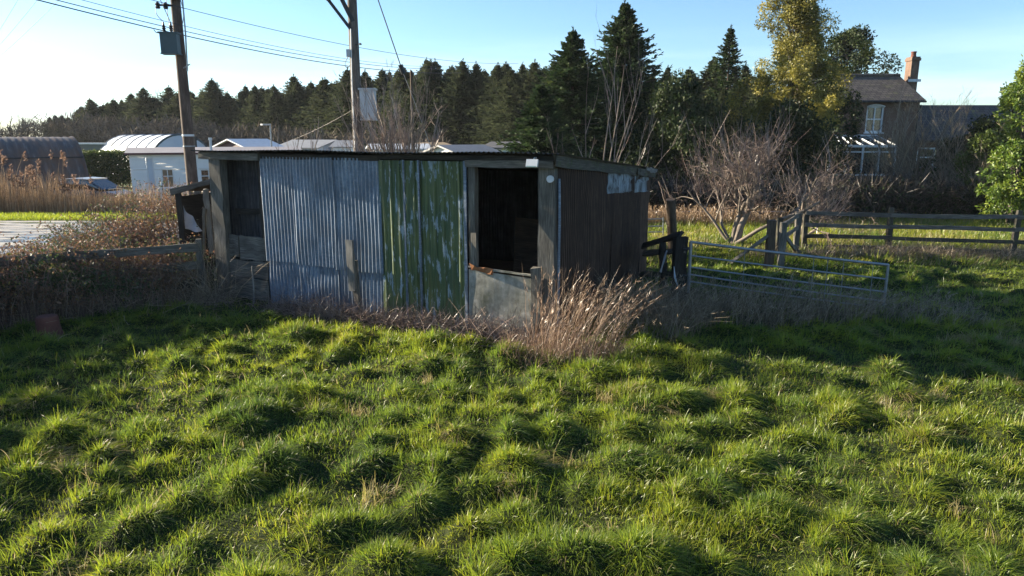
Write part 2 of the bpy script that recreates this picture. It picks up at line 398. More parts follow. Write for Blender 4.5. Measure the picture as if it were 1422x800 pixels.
def Hgt(x, y):
    x = np.asarray(x, float); y = np.asarray(y, float)
    fx = np.clip((x - GX0) / GS, 0, Hm.shape[0] - 1.001); fy = np.clip((y - GY0) / GS, 0, Hm.shape[1] - 1.001)
    i = fx.astype(int); j = fy.astype(int); u = fx - i; v = fy - j
    inside = (x > GX0) & (x < GX1 - GS) & (y > GY0) & (y < GY1 - GS)
    h = (Hm[i, j] * (1 - u) + Hm[i + 1, j] * u) * (1 - v) + (Hm[i, j + 1] * (1 - u) + Hm[i + 1, j + 1] * u) * v
    return np.where(inside, h, 0) + broad(x, y)
def hz(x, y): return float(Hgt(x, y))

def axis_samples(a, b, step, lo, hi):
    mid = np.arange(a, b, step); out = [mid]
    v, s = b, step
    r = []
    while v < hi: r.append(v); s *= 1.25; v += s
    l = []; v, s = a, step
    while v > lo: s *= 1.25; v -= s; l.append(v)
    return np.concatenate([np.array(l[::-1]), mid, np.array(r + [hi])])
mb = MB()
xs = axis_samples(GX0, GX1, .07, -900, 900); ys = axis_samples(GY0, GY1, .07, -300, 1200)
mb.grid(lambda U, W: np.stack([U, W, Hgt(U, W)], -1), xs, ys)
tag(mb.build('ground', M['ground'], smooth=True), kind='structure')

# wet farm track left of the shed
mb = MB()
def trackf(U, W):
    y = 16.6 + U * (26.6 - 16.6) + W * .06
    x = W
    y = y + (x + 13) * -.10
    return np.stack([x, y, Hgt(x, y) + .006], -1)
mb.grid(trackf, np.linspace(0, 1, 24), np.linspace(-60, -7.5, 60))
tag(mb.build('track', M['track'], smooth=True), kind='structure')

# ------------------------------------------------------------------ grass
gr = np.random.default_rng(21)
HX = (Hgt(GXX + .06, GYY) - Hgt(GXX - .06, GYY)) / .12
def slope(x, y):
    return np.stack([(Hgt(x + .07, y) - Hgt(x - .07, y)) / .14, (Hgt(x, y + .07) - Hgt(x, y - .07)) / .14], -1)
def scatter(y0, y1, dens, x_lo, x_hi, margin=.8):
    n = int((x_hi - x_lo) * (y1 - y0) * dens)
    x = gr.uniform(x_lo, x_hi, n); y = gr.uniform(y0, y1, n)
    dep = y * math.cos(PITCH) + 2.9 * math.sin(PITCH)
    k = np.abs(x) < 0.735 * dep + margin
    return x[k], y[k]
def keep_field(x, y):
    t, s = shed_ts(x, y)
    inshed = (t > -.05) & (t < 6.95) & (s > -.02) & (s < 5.95)
    strip = (s > -.75) & (s < 0) & (t > -.6) & (t < 5.6)          # bare litter along the shed wall
    k = ~inshed & ~(strip & (gr.random(len(x)) < .9))
    hedge_line = 12.75 + (x + 5.6) * .62                           # the left rail fence
    k &= ~((x < -5.4) & (y > hedge_line - .25) )
    dead = ss(.6, 1.0, 1 - ((x - 4.1) / 2.9) ** 2 - ((y - 11.6) / 1.4) ** 2 + .3)
    k &= gr.random(len(x)) > dead * .7
    return k
def blades(mb, x, y, L, W, levels, tint, lean_out=1.0, upright=.55):
    n = len(x); sl = slope(x, y); z = Hgt(x, y)
    ang = gr.uniform(0, 2 * math.pi, n)
    clump = vnoise(x, y, .45, 8) * 6.28 * 2
    wind = np.stack([.30 + 0 * x, -.12 + 0 * x], -1)
    lean = -sl * 1.5 * lean_out + np.stack([np.cos(ang), np.sin(ang)], -1) * gr.uniform(.1, .85, n)[:, None] + np.stack([np.cos(clump), np.sin(clump)], -1) * .28 + wind
    mag = np.linalg.norm(lean, axis=1); lean = lean / (mag[:, None] + 1e-6) * np.clip(mag, 0, 1.25)[:, None]
    t = np.linspace(0, 1, levels)[None]
    bend = gr.uniform(1.2, 2.2, n)[:, None]
    hor = lean[:, None, :] * (L[:, None] * t ** bend)[..., None] * .8
    mg = np.clip(np.linalg.norm(lean, axis=1), 0, 1.25)[:, None]
    zz = L[:, None] * (t * (1 - .30 * mg) - mg * .36 * t ** 2.4)
    P = np.concatenate([hor, zz[..., None]], -1) + np.stack([x, y, z - .015], -1)[:, None]
    a2 = gr.uniform(0, math.pi, n); Sd = np.stack([np.cos(a2), np.sin(a2), gr.normal(0, .25, n)], -1)
    mb.ribbons(P, W, Sd, tint, taper=np.linspace(1, .12, levels) ** .7)
def tint_for(x, y, n):
    base = .44 + (vnoise(x, y, .35, 12) - .5) * .36 + (vnoise(x, y, 2.2, 13) - .5) * .22
    t = base + gr.normal(0, .11, n)
    straw = gr.random(n) < .04 + .07 * ss(.66, .86, vnoise(x, y, .42, 14))
    t = np.where(straw, gr.uniform(.8, 1, n), np.clip(t, 0, .78))
    return t
mb = MB()
for y0, y1, dens, w, lv, x0, x1 in ((2.9, 5.5, 6800, .0068, 4, -6, 6), (5.5, 8.0, 5000, .0085, 4, -8, 8), (8.0, 11.5, 3300, .0105, 3, -10, 11), (11.5, 16.5, 1500, .013, 3, -9, 14)):
    x, y = scatter(y0, y1, dens, x0, x1)
    k = keep_field(x, y); x, y = x[k], y[k]
    h = Hgt(x, y)
    k = gr.random(len(x)) < .34 + 6.5 * np.clip(h, 0, .12); x, y, h = x[k], y[k], h[k]
    L = gr.uniform(.045, .125, len(x)) * (1 + 3.4 * np.clip(h, 0, .18)) * (.75 + .5 * vnoise(x, y, .5, 15))
    blades(mb, x, y, L, gr.uniform(.45, 1.35, len(x)) * w, lv, tint_for(x, y, len(x)))
# long arching blades on the tussocks
mm = np.array([q for q in mounds if q[1] < 13 and abs(q[0]) < .75 * q[1] + 1.5])
ii = gr.integers(0, len(mm), 26000); a = gr.uniform(0, 6.283, len(ii)); q = np.sqrt(gr.random(len(ii))) * mm[ii, 2] * .9
x = mm[ii, 0] + np.cos(a) * q; y = mm[ii, 1] + np.sin(a) * q; k = keep_field(x, y); x, y = x[k], y[k]
blades(mb, x, y, gr.uniform(.12, .27, len(x)), gr.uniform(.004, .0075, len(x)) * np.interp(y, [4, 12], [1, 1.7]), 5, np.clip(tint_for(x, y, len(x)) + .08, 0, 1), lean_out=1.5)
# flattened dead thatch in patches between the tussocks
x, y = scatter(3.0, 13.0, 1500, -9, 10); k = keep_field(x, y) & (vnoise(x, y, .6, 19) + .5 * vnoise(x, y, .2, 20) > 1.2); x, y = x[k], y[k]
blades(mb, x, y, gr.uniform(.10, .26, len(x)), gr.uniform(.004, .008, len(x)) * np.interp(y, [4, 12], [1, 1.6]), 4, gr.uniform(.82, 1, len(x)), lean_out=2.5)
tag(mb.build('grass', M['grass']), kind='stuff')

# rough pasture beyond the gate and fence
mb = MB()
x, y = scatter(16.5, 31, 420, 0, 27, 2)
t, s = shed_ts(x, y); k = ~((t > -.1) & (t < 7) & (s < 6)) ; x, y = x[k], y[k]
L = gr.uniform(.10, .30, len(x)) * (.7 + .6 * vnoise(x, y, 1.1, 15))
tn = np.clip(.50 + (vnoise(x, y, 1.2, 16) - .5) * .5 + gr.normal(0, .12, len(x)), 0, .8)
tn = np.where(gr.random(len(x)) < .12 + .5 * ss(.5, .75, vnoise(x, y, 1.6, 17)), gr.uniform(.78, 1, len(x)), tn)
blades(mb, x, y, L, gr.uniform(.012, .024, len(x)), 3, tn)
tag(mb.build('pasture_grass', M['grass']), kind='stuff')

# bright verge beyond the wet track
mb = MB()
n = 26000; x = gr.uniform(-30, -10, n); y = 26.9 + (x + 13) * -.10 + x * 0.06 + gr.uniform(-.4, 2.6, n) + (vnoise(x, x * 0, 1.5, 30) - .5) * .8
blades(mb, x, y, gr.uniform(.10, .28, n), gr.uniform(.015, .03, n), 3, np.clip(.60 + gr.normal(0, .1, n), 0, .8))
tag(mb.build('verge_grass', M['grass']), kind='stuff')

# ------------------------------------------------------------------ the shed
shed = thing('livestock_shed', 'long low field shed of patched corrugated iron, grey, green and brown', 'shed', S(0, 0, 0))
def corr(t0, t1, s, z0, z1, axis='t', pitch=.076, amp=.009, prof='sine', rows=9, dent=.004, top=None, seed=0):
    """a corrugated iron sheet standing in the front wall (axis t) or in the side wall (axis s)"""
    r = np.random.default_rng(seed); n = max(2, int(abs(t1 - t0) / pitch * (8 if prof == 'sine' else 10)))
    us = np.linspace(t0, t1, n); vs = np.linspace(0, 1, rows); ph = r.uniform(0, 6)
    dn = r.normal(0, dent, (4, 4)); edge_lo = r.normal(0, .012, n).cumsum() * .12
    def fn(U, W):
        w = U / pitch * 2 * math.pi + ph
        if prof == 'sine': o = np.sin(w) * amp
        else:
            q = (U / pitch + ph) % 1.0
            o = amp * (np.clip((q - .62) / .06, 0, 1) - np.clip((q - .90) / .06, 0, 1)) * 2 - amp
        dd = sum(dn[i, j] * np.sin((i + 1) * 2.1 * U + j) * np.sin((j + 1) * 3.0 * W + i) for i in range(4) for j in range(4))
        zt = z1 if top is None else top(U)
        z = z0 + (zt - z0) * W + (1 - W) * np.interp(np.abs(U - t0), np.abs(us - t0), edge_lo)
        off = s - (o + dd)
        tcoord, scoord = (U, off) if axis == 't' else (s * 0 + (off), U)
        P = FR + AX * tcoord[..., None] + BX * scoord[..., None]
        P[..., 2] = z; return P
    m = MB(); U0 = r.uniform(0, 9)
    m.grid(fn, us, vs)
    F, uv, ti, ma = m.F[0]; uv = uv.copy(); uv[..., 1] *= (z1 - z0); uv += U0; m.F[0] = (F, uv, ti, ma)
    return m
# grey galvanised sheets, upper course lapped over the lower one
k = 0
for t1, t0 in ((5.63, 4.86), (4.90, 4.02), (4.06, 3.07)):
    corr(t0, t1, -.004 * (k % 2), .80 - .03 * k, 2.66, seed=k + 1, dent=.0028).build('corrugated_sheet', M['galv'], shed, smooth=True)
    corr(t0 + .01, t1 - .02, .018 + .004 * (k % 2), -.03, .86, seed=k + 11, dent=.0028).build('corrugated_sheet', M['galv'], shed, smooth=True); k += 1
for t1, t0, se in ((3.10, 2.29, 31), (2.31, 1.47, 32)):
    o = corr(t0, t1, -.006, -.05, 2.63, pitch=.148, amp=.013, prof='box', seed=se, dent=.004).build('corrugated_sheet', M['green'], shed)
    o['label'] = 'green painted sheet with flaking patches'
for tq in (2.60, 2.32, 1.485):
    m = MB(); m.beam(S(tq, -.030, -.02), S(tq, -.030, 2.64), .028 if tq > 2 else .05, .022, side=AX, seg=8, jit=.002)
    m.build('cover_strip', M['galv'], shed)
# left opening: posts, set-back sheet, mid rail, boards
m = MB(); m.beam(S(6.72, .05, -.05), S(6.68, .05, 2.62), .27, .16, side=AX, seg=8, jit=.008); m.build('post', M['wood_grey'], shed)
m = MB(); m.beam(S(5.70, .09, -.05), S(5.68, .09, 2.62), .10, .10, side=AX, seg=6, jit=.005); m.build('post', M['wood_dark'], shed)
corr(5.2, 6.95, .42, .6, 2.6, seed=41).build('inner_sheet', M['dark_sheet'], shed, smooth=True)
m = MB(); m.beam(S(5.55, .34, 1.66), S(6.6, .34, 1.62), .06, .10, side=BX, seg=5); m.build('rail', M['wood_dark'], shed)
for z0, z1, ta, tb, off in ((.02, .40, 5.66, 6.56, 0), (.42, .74, 5.64, 6.56, .012), (.76, 1.19, 5.62, 6.30, .02), (.80, 1.20, 6.32, 6.56, .03)):
    m = MB(); m.beam(S(ta, .03 + off, (z0 + z1) / 2), S(tb, .03 + off, (z0 + z1) / 2 + .015), .035, z1 - z0, side=BX, seg=5, jit=.007); m.build('board', M['wood_grey'], shed)
# right doorway
m = MB(); m.beam(S(.14, .06, -.1), S(.14, .06, 2.66), .25, .14, side=AX, seg=9, jit=.006); m.build('post', M['wood_grey'], shed)
m = MB(); m.beam(S(1.39, .05, -.1), S(1.385, .05, 2.62), .11, .12, side=AX, seg=9, jit=.004); m.build('post', M['wood_grey'], shed)
m = MB(); m.beam(S(1.335, -.02, .98), S(1.345, -.02, 1.55), .09, .05, side=AX, seg=4, jit=.005, chip=.02); m.build('door_stop', M['wood_grey'], shed)
m = MB(); m.beam(S(.02, -.03, 2.605), S(1.47, -.03, 2.60), .045, .105, side=BX, seg=6, jit=.004); m.build('lintel', M['wood_grey'], shed)
m = MB(); m.beam(S(-.03, -.012, 2.695), S(3.1, -.012, 2.690), .04, .07, side=BX, seg=8, jit=.004); m.build('eaves_board', M['wood_dark'], shed)
m = MB(); m.beam(S(5.60, -.035, 2.655), S(7.02, -.035, 2.665), .05, .13, side=BX, seg=6, jit=.006); m.build('eaves_board', M['wood_grey'], shed)
m = MB(); m.beam(S(3.08, .02, 2.665), S(5.62, .02, 2.67), .05, .09, side=BX, seg=6, jit=.004); m.build('eaves_board', M['wood_dark'], shed)
door = MB(); door.grid(lambda U, W: S(0, 0, 0) + AX * U[..., None] + BX * (-.035 + .004 * np.sin(U * 7 + W * 5))[..., None] + ZZ * ((-.06 + W * (.985 + .055 * (U - .9)))[..., None]), np.linspace(.30, 1.44, 14), np.linspace(0, 1, 12))
door.beam(S(.30, -.015, .935), S(1.44, -.015, .995), .05, .03, side=BX, seg=8, jit=.003)
d = door.build('half_door', M['concrete'], shed, smooth=False); d['label'] = 'stained grey lower half door'
m = MB(); m.beam(S(1.03, -.055, .945), S(1.40, -.055, 1.00), .03, .085, side=BX, seg=6, jit=.011, chip=.05); m.build('broken_batten', M['wood_orange'], d)
m = MB(); m.beam(S(.27, -.075, .0), S(.26, -.085, 1.08), .14, .07, side=AX, seg=6, jit=.006, chip=.01); m.build('hanging_post', M['wood_grey'], d)
# side wall: seven brown sheets under the sloping verge, pale flaking strip, barge boards
def topz(s): return 2.60 - (s) * .074
for i in range(8):
    s0 = .10 + i * .72
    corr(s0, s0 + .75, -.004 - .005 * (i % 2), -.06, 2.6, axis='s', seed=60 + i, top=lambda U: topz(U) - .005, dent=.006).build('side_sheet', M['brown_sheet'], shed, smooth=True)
for s0, s1 in ((2.60, 4.35), (4.36, 5.72)):
    m = corr(s0, s1, -.022, 2.0, 2.3, axis='s', seed=80, top=lambda U: topz(U) - .01)
    # follow the verge: lower edge runs parallel to it
    m.V[0][:, 2] = np.where(m.V[0][:, 2] < 2.05, m.V[0][:, 2] - (shed_ts(m.V[0][:, 0], m.V[0][:, 1])[1] - 2.6) * .06, m.V[0][:, 2])
    o = m.build('flaking_strip', M['flaky'], shed, smooth=True); o['label'] = 'strip of flaking white paint under the verge'
for s0, s1, off, dz in ((-.16, 4.55, -.05, 0), (4.40, 5.98, -.085, -.012)):
    m = MB(); m.beam(S(off, s0, 2.665 - s0 * .074 + dz), S(off, s1, 2.665 - s1 * .074 + dz), .035, .19 if s0 < 0 else .15, side=AX, seg=12, jit=.008, chip=.05, bow=.01); m.build('barge_board', M['wood_moss'], shed)
m = MB(); m.beam(S(-.10, 5.1, 2.72 - 5.1 * .074), S(-.10, 6.03, 2.71 - 6.03 * .074), .04, .07, side=AX, seg=5, jit=.012, chip=.04); m.build('barge_board', M['wood_pale'], shed)
# conduit on the corner, lamp, junction box
m = MB(); m.tube([S(-.03, .06, 2.4), S(-.04, .07, 1.8), S(-.045, .05, 1.25), S(-.03, .09, .6), S(-.03, .1, -.05)], .021, 8); m.build('conduit', M['galv'], shed, smooth=True)
fl = MB(); fc = S(.30, -.16, 2.63)
fl.beam(fc - BX * .0 + ZZ * .05, fc - BX * .035 - ZZ * .055, .18, .045, side=AX, seg=1, jit=0)
fl.tube([S(.30, -.02, 2.70), S(.30, -.10, 2.70), fc + ZZ * .02], .012, 6)
f = fl.build('floodlight', M['white_metal'], shed)
m = MB(); nn = nrm(-BX + ZZ * -.27); c0 = fc + nn * .036
m.beam(c0 + ZZ * .036 - BX * -.008, c0 - ZZ * .046 - BX * .02, .155, .008, side=AX, seg=1, jit=0); m.build('lens', M['glass_lens'], f)
m = MB(); jc = S(.07, -.02, 2.40); a = np.arange(14) / 14 * 2 * math.pi
m.tube([jc, jc - BX * .045], .052, 14); m.build('junction_box', M['white_metal'], shed, smooth=False)
# roof, back and left walls, inside partition
m = MB()
us = np.linspace(-.12, 7.12, int(7.24 / .076 * 8)); vs = np.linspace(0, 1, 12)
def rooff(U, W, dz=0):
    s = -.17 + W * 6.2 + .02 * np.sin(U * 9.1) * (1 - W); z = 2.755 - s * .074 + .011 * np.sin(U / .076 * 6.283) + .012 * np.sin(U * 1.7) * np.cos(W * 3) + dz
    return FR + AX * U[..., None] + BX * s[..., None] + ZZ * z[..., None]
m.grid(rooff, us, vs); m.grid(lambda U, W: rooff(U, W, -.004), us, vs)
m.build('roof', M['roof_sheet'], shed, smooth=True)
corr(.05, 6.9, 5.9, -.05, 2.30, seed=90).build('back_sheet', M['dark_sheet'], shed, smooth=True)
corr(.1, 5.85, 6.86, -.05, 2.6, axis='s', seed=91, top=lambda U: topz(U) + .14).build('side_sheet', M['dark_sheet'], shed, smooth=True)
m = MB(); m.beam(S(.25, 2.1, .75), S(1.6, 2.1, .80), .03, 1.5, side=BX, seg=4); m.build('partition_board', M['wood_brown'], shed)
for s in (1.5, 3.2, 4.8):
    m = MB(); m.beam(S(.1, s, 2.66 - s * .074), S(6.8, s, 2.66 - s * .074), .07, .09, side=BX, seg=4); m.build('purlin', M['wood_dark'], shed)
m = MB(); m.grid(lambda U, W: FR + AX * U[..., None] + BX * W[..., None] + ZZ * (.012), np.linspace(.1, 6.8, 4), np.linspace(.06, 5.8, 4)); m.build('earth_floor', M['brown_sheet'], shed)

# free standing plank in front of the grey sheets, and a pale stake by the left boards
p = thing('plank_post', 'short weathered plank post standing against the grey corrugated sheets', 'post', S(3.6, -.10, 0))
m = MB(); m.beam(S(3.64, -.115, .42), S(3.67, -.115, 1.30), .135, .05, side=AX, seg=6, jit=.005, chip=.01); m.build('upper_plank', M['wood_pale'], p)
m = MB(); m.beam(S(3.58, -.07, -.1), S(3.61, -.07, .95), .10, .05, side=AX, seg=6, jit=.005); m.build('lower_plank', M['wood_grey'], p)
m = MB(); m.tube([S(5.80, -.22, -.05), S(5.79, -.2, .3), S(5.81, -.18, .70)], [.017, .016, .013], 7)
tag(m.build('stake', M['wood_pale']), 'thin pale stake upright in front of the old boards left of the grey sheets', 'stake')
# ------------------------------------------------------------------ plants: generators
def tube_set(mb, lines, sides_of=lambda lv: 5 if lv < 2 else 3, tint_of=None):
    for P, r, lv in lines:
        mb.tube(P, r, sides_of(lv), tint=(tint_of(lv) if tint_of else .5), cap=False)
def grow(r, base, d, L, rad, lv, maxlv, out, nch=(4, 6), spread=.7, up=.25, wander=.12, ratio=.62, segs=6, tip=.35):
    P = [np.array(base, float)]; d = nrm(np.array(d, float))
    for i in range(segs):
        d = nrm(d + r.normal(0, wander, 3) + np.array([0, 0, up * .25 * (1 if lv else .2)]))
        P.append(P[-1] + d * L / segs)
    P = np.array(P); rr = np.linspace(rad, rad * tip, segs + 1)
    out.append((P, rr, lv))
    if lv >= maxlv: return
    n = r.integers(nch[0], nch[1] + 1)
    for k in range(n):
        f = r.uniform(.25, 1.0) if lv else r.uniform(.35, 1.0)
        i = min(int(f * segs), segs - 1); b = P[i] + (P[i + 1] - P[i]) * (f * segs - i)
        ax = nrm(P[i + 1] - P[i]); sd = nrm(np.cross(ax, r.normal(size=3)))
        ang = spread * r.uniform(.6, 1.3)
        nd = ax * math.cos(ang) + sd * math.sin(ang) + np.array([0, 0, up])
        grow(r, b, nd, L * ratio * r.uniform(.6, 1.15) * (1.1 - .3 * f), max(rr[i] * .55, .002), lv + 1, maxlv, out, nch, spread, up, wander, ratio, max(3, segs - 1), tip)

def conifer(r, h, rad, nb, ns, sl, sw, low=.04, tdroop=.25, shape=.8, trunk_r=.14, limbs=0):
    """foliage and trunk of a spruce-like tree standing at the origin"""
    fo, tr = MB(), MB()
    u = r.random(nb) ** .85; z = h * (low + (.985 - low) * u)
    L = rad * np.minimum((1 - z / h) ** shape, 1.15 * (1 - z / h)) * r.uniform(.35, 1.28, nb) + .010 * h * r.uniform(.5, 1.2, nb)
    az = r.uniform(0, 6.283, nb); el = np.interp(z / h, [0, .45, .9, 1], [-.14, .06, .30, .75]) + r.normal(0, .15, nb)
    bd = np.stack([np.cos(az), np.sin(az)], -1)
    f = r.random((nb, ns)) ** .75
    def bp(f):
        hr = L[:, None] * f * np.cos(el)[:, None]
        zz = z[:, None] + L[:, None] * (f * np.sin(el)[:, None] - tdroop * f ** 2 * 1.2 + tdroop * .95 * f ** 3.2)
        return np.concatenate([bd[:, None, :] * hr[..., None], zz[..., None]], -1)
    B = bp(f); T = bp(np.clip(f + .05, 0, 1.06)) - B; T = T / (np.linalg.norm(T, axis=-1, keepdims=True) + 1e-6)
    side = np.stack([-bd[:, 1], bd[:, 0], 0 * az], -1)[:, None]
    sg = r.uniform(-1.1, 1.1, (nb, ns, 1))
    D = T * r.uniform(.5, 1.2, (nb, ns, 1)) + side * sg + np.array([0, 0, 1.0]) * r.normal(-.12, .28, (nb, ns, 1))
    D = D.reshape(-1, 3); D = D / np.linalg.norm(D, axis=1)[:, None]; B = B.reshape(-1, 3)
    Ls = sl * r.uniform(.55, 1.3, len(B)) * np.repeat(np.interp(z / h, [0, .7, .92, 1], [1.1, .9, .5, .22]), ns) * (1.15 - .45 * f.ravel())
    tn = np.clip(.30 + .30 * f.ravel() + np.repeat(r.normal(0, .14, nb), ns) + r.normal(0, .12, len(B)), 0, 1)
    fo.diamonds(B, D, perp(D, r), Ls, sw * r.uniform(.6, 1.3, len(B)), tn)
    nl_ = 40; zl = h * r.uniform(.955, 1.03, nl_); dl = np.stack([r.normal(0, .35, nl_), r.normal(0, .35, nl_), np.ones(nl_)], -1); dl /= np.linalg.norm(dl, axis=1)[:, None]
    fo.diamonds(np.stack([0 * zl, 0 * zl, zl - .02 * h], -1), dl, perp(dl, r), sl * .5, sw * .6, np.full(nl_, .5))
    tr.tube(np.array([[0, 0, -.2], [.03, .02, h * .4], [0, 0, h * .97]]), [trunk_r, trunk_r * .65, .02], 7, cap=False)
    for i in r.choice(nb, min(limbs, nb), replace=False):
        tr.tube(bp(np.linspace(0, .9, 6)[None].repeat(nb, 0))[i], np.linspace(.035, .008, 6), 4, cap=False)
    return fo, tr
def clump_leaves(mb, r, centres, radii, n, L, W, tint_fn=None, shell=.55, flat=1.0):
    N = len(centres) * n
    c = np.repeat(centres, n, 0); rr = np.repeat(radii, n)
    d = unit(N, r); q = r.random(N) ** (1 / 3.0); q = shell + (1 - shell) * q if shell < 1 else np.ones(N)
    q = q * r.uniform(.6, 1.1, N)
    B = c + d * (rr * q)[:, None] * np.array([1, 1, flat])
    D = d * .7 + unit(N, r) * .9 + np.array([0, 0, -.15]); D = D / np.linalg.norm(D, axis=1)[:, None]
    ct = np.repeat(r.normal(0, .13, len(centres)), n)
    tn = np.clip(.5 + ct + r.normal(0, .16, N), 0, 1)
    if tint_fn is not None: tn = np.clip(tn + tint_fn(B), 0, 1)
    mb.diamonds(B, D, perp(D, r), L * r.uniform(.6, 1.3, N), W * r.uniform(.7, 1.2, N), tn)

# ------------------------------------------------------------------ left of the shed: lean-to, post, fence, pot
r3 = np.random.default_rng(33)
lt = thing('lean_to_shelter', 'small open lean-to with sloping board roof at the left end of the shed', 'shelter', at(270, 335, 14.7))
A_ = at(240, 263, 14.5); B_ = at(300, 246, 14.9); back = np.array([.5, 2.3, -.18])
def slab(m, p, q, back, th, mat=0):
    V = [p, q, q + back, p + back]; V = V + [v - ZZ * th for v in V]
    m.add(np.array(V), [[0, 1, 2, 3], [7, 6, 5, 4], [0, 4, 5, 1], [1, 5, 6, 2], [2, 6, 7, 3], [3, 7, 4, 0]], np.array([[[0, 0], [1.2, 0], [1.2, 2], [0, 2]]] * 6), None, mat)
m = MB(); slab(m, A_, B_, back, .03); m.build('roof', M['wood_brown'], lt)
m = MB(); m.beam(A_ + [-.05, -.03, -.06], B_ + [0, -.03, -.06], .04, .11, side=[.2, 1, 0], seg=5, jit=.006); m.build('roof_board', M['wood_grey'], lt)
m = MB(); q0 = at(248, 268, 14.56); m.beam([q0[0], q0[1], -.1], q0, .11, .09, seg=5, jit=.008); m.build('post', M['wood_dark'], lt)
m = MB(); q0 = at(274, 262, 15.6); m.beam([q0[0], q0[1], -.1], q0, .12, .09, seg=5, jit=.008); m.build('post', M['wood_grey'], lt)
m = MB(); w0 = A_ + back * .9; w1 = B_ + back * .9
m.beam([(w0[0]), w0[1], .85], [w1[0], w1[1], .95], .03, 1.75, side=[.2, 1, 0], seg=3); m.build('back_board', M['wood_dark'], lt)
m = MB(); w0 = A_ + [.06, .1, 0]; m.beam([w0[0] , w0[1], .85], [w0[0] + back[0], w0[1] + back[1], .85], .03, 1.9, side=[1, -.2, 0], seg=3); m.build('side_board', M['wood_dark'], lt)
# white sheet hung across the lean-to
p0, p1, p2, p3_ = at(249, 282, 14.60), at(250, 318, 14.60), at(281, 322, 14.66), at(268, 302, 14.66)
m = MB(); uu = np.linspace(0, 1, 14)
m.grid(lambda U, W: (p0 * ((1 - U) * (1 - W))[..., None] + p1 * ((1 - U) * W)[..., None] + p2 * (U * W)[..., None] + p3_ * (U * (1 - W))[..., None]) + np.stack([0 * U, .035 * np.sin(U * 9 + W * 4), .02 * np.sin(U * 7)], -1), uu, uu)
tag(m.build('plastic_sheet', M['sheet_white'], smooth=True), 'dirty white plastic sheet hanging slack inside the lean-to shelter', 'sheet')
bp = thing('broken_post', 'split and rotten upright post in front of the small lean-to shelter', 'post', at(290, 340, 13.9))
m = MB(); m.beam(at(295, 352, 13.9), at(286, 264, 13.95), .10, .06, seg=7, jit=.006, chip=.03); m.build('upright', M['wood_pale'], bp)
m = MB(); m.beam(at(283, 348, 13.85), at(284, 290, 13.86), .06, .05, seg=6, jit=.006, chip=.04); m.build('splinter', M['wood_grey'], bp)

pf = thing('plank_fence', 'low weathered plank fence half buried in brambles left of the shed', 'fence', at(170, 420, 11.9))
fence_a, fence_b = np.array([-5.75, 12.85, 0]), np.array([-13.0, 8.35, 0])
fd = fence_b - fence_a; fl_ = np.linalg.norm(fd[:2])
for f in (0.0, .235, .47, .70, .93):
    b0 = fence_a + fd * f; m = MB(); m.beam(b0 - ZZ * .1, b0 + ZZ * (1.15 + r3.normal(0, .04)) + [r3.normal(0, .03), 0, 0], .11, .09, seg=4, jit=.006); m.build('post', M['wood_grey'], pf)
for zc, hh, dz in ((1.02, .15, .0), (.70, .14, -.05), (.36, .15, -.02)):
    for f0, f1 in ((-.01, .475), (.468, .95)):
        q0 = fence_a + fd * f0 + [-.06, -.08, zc]; q1 = fence_a + fd * f1 + [-.06, -.08, zc + dz]
        m = MB(); m.beam(q0, q1, .03, hh, side=[.53, -.85, 0], seg=9, jit=.008, bow=.01); m.build('rail', M['wood_grey'] if zc > .6 else M['wood_dark'], pf)
m = MB(); c = at(67, 455, 10.45); c[2] = hz(c[0], c[1]) - .02
m.lathe(c, [(.0, .34), (.13, .345), (.150, .33), (.155, .25), (.175, .10), (.185, .06), (.20, .055), (.205, 0), (.18, -.02)], 28)
tag(m.build('clay_pot', M['terracotta'], smooth=True), 'upturned chipped terracotta pot in the grass below the bramble fence', 'pot')

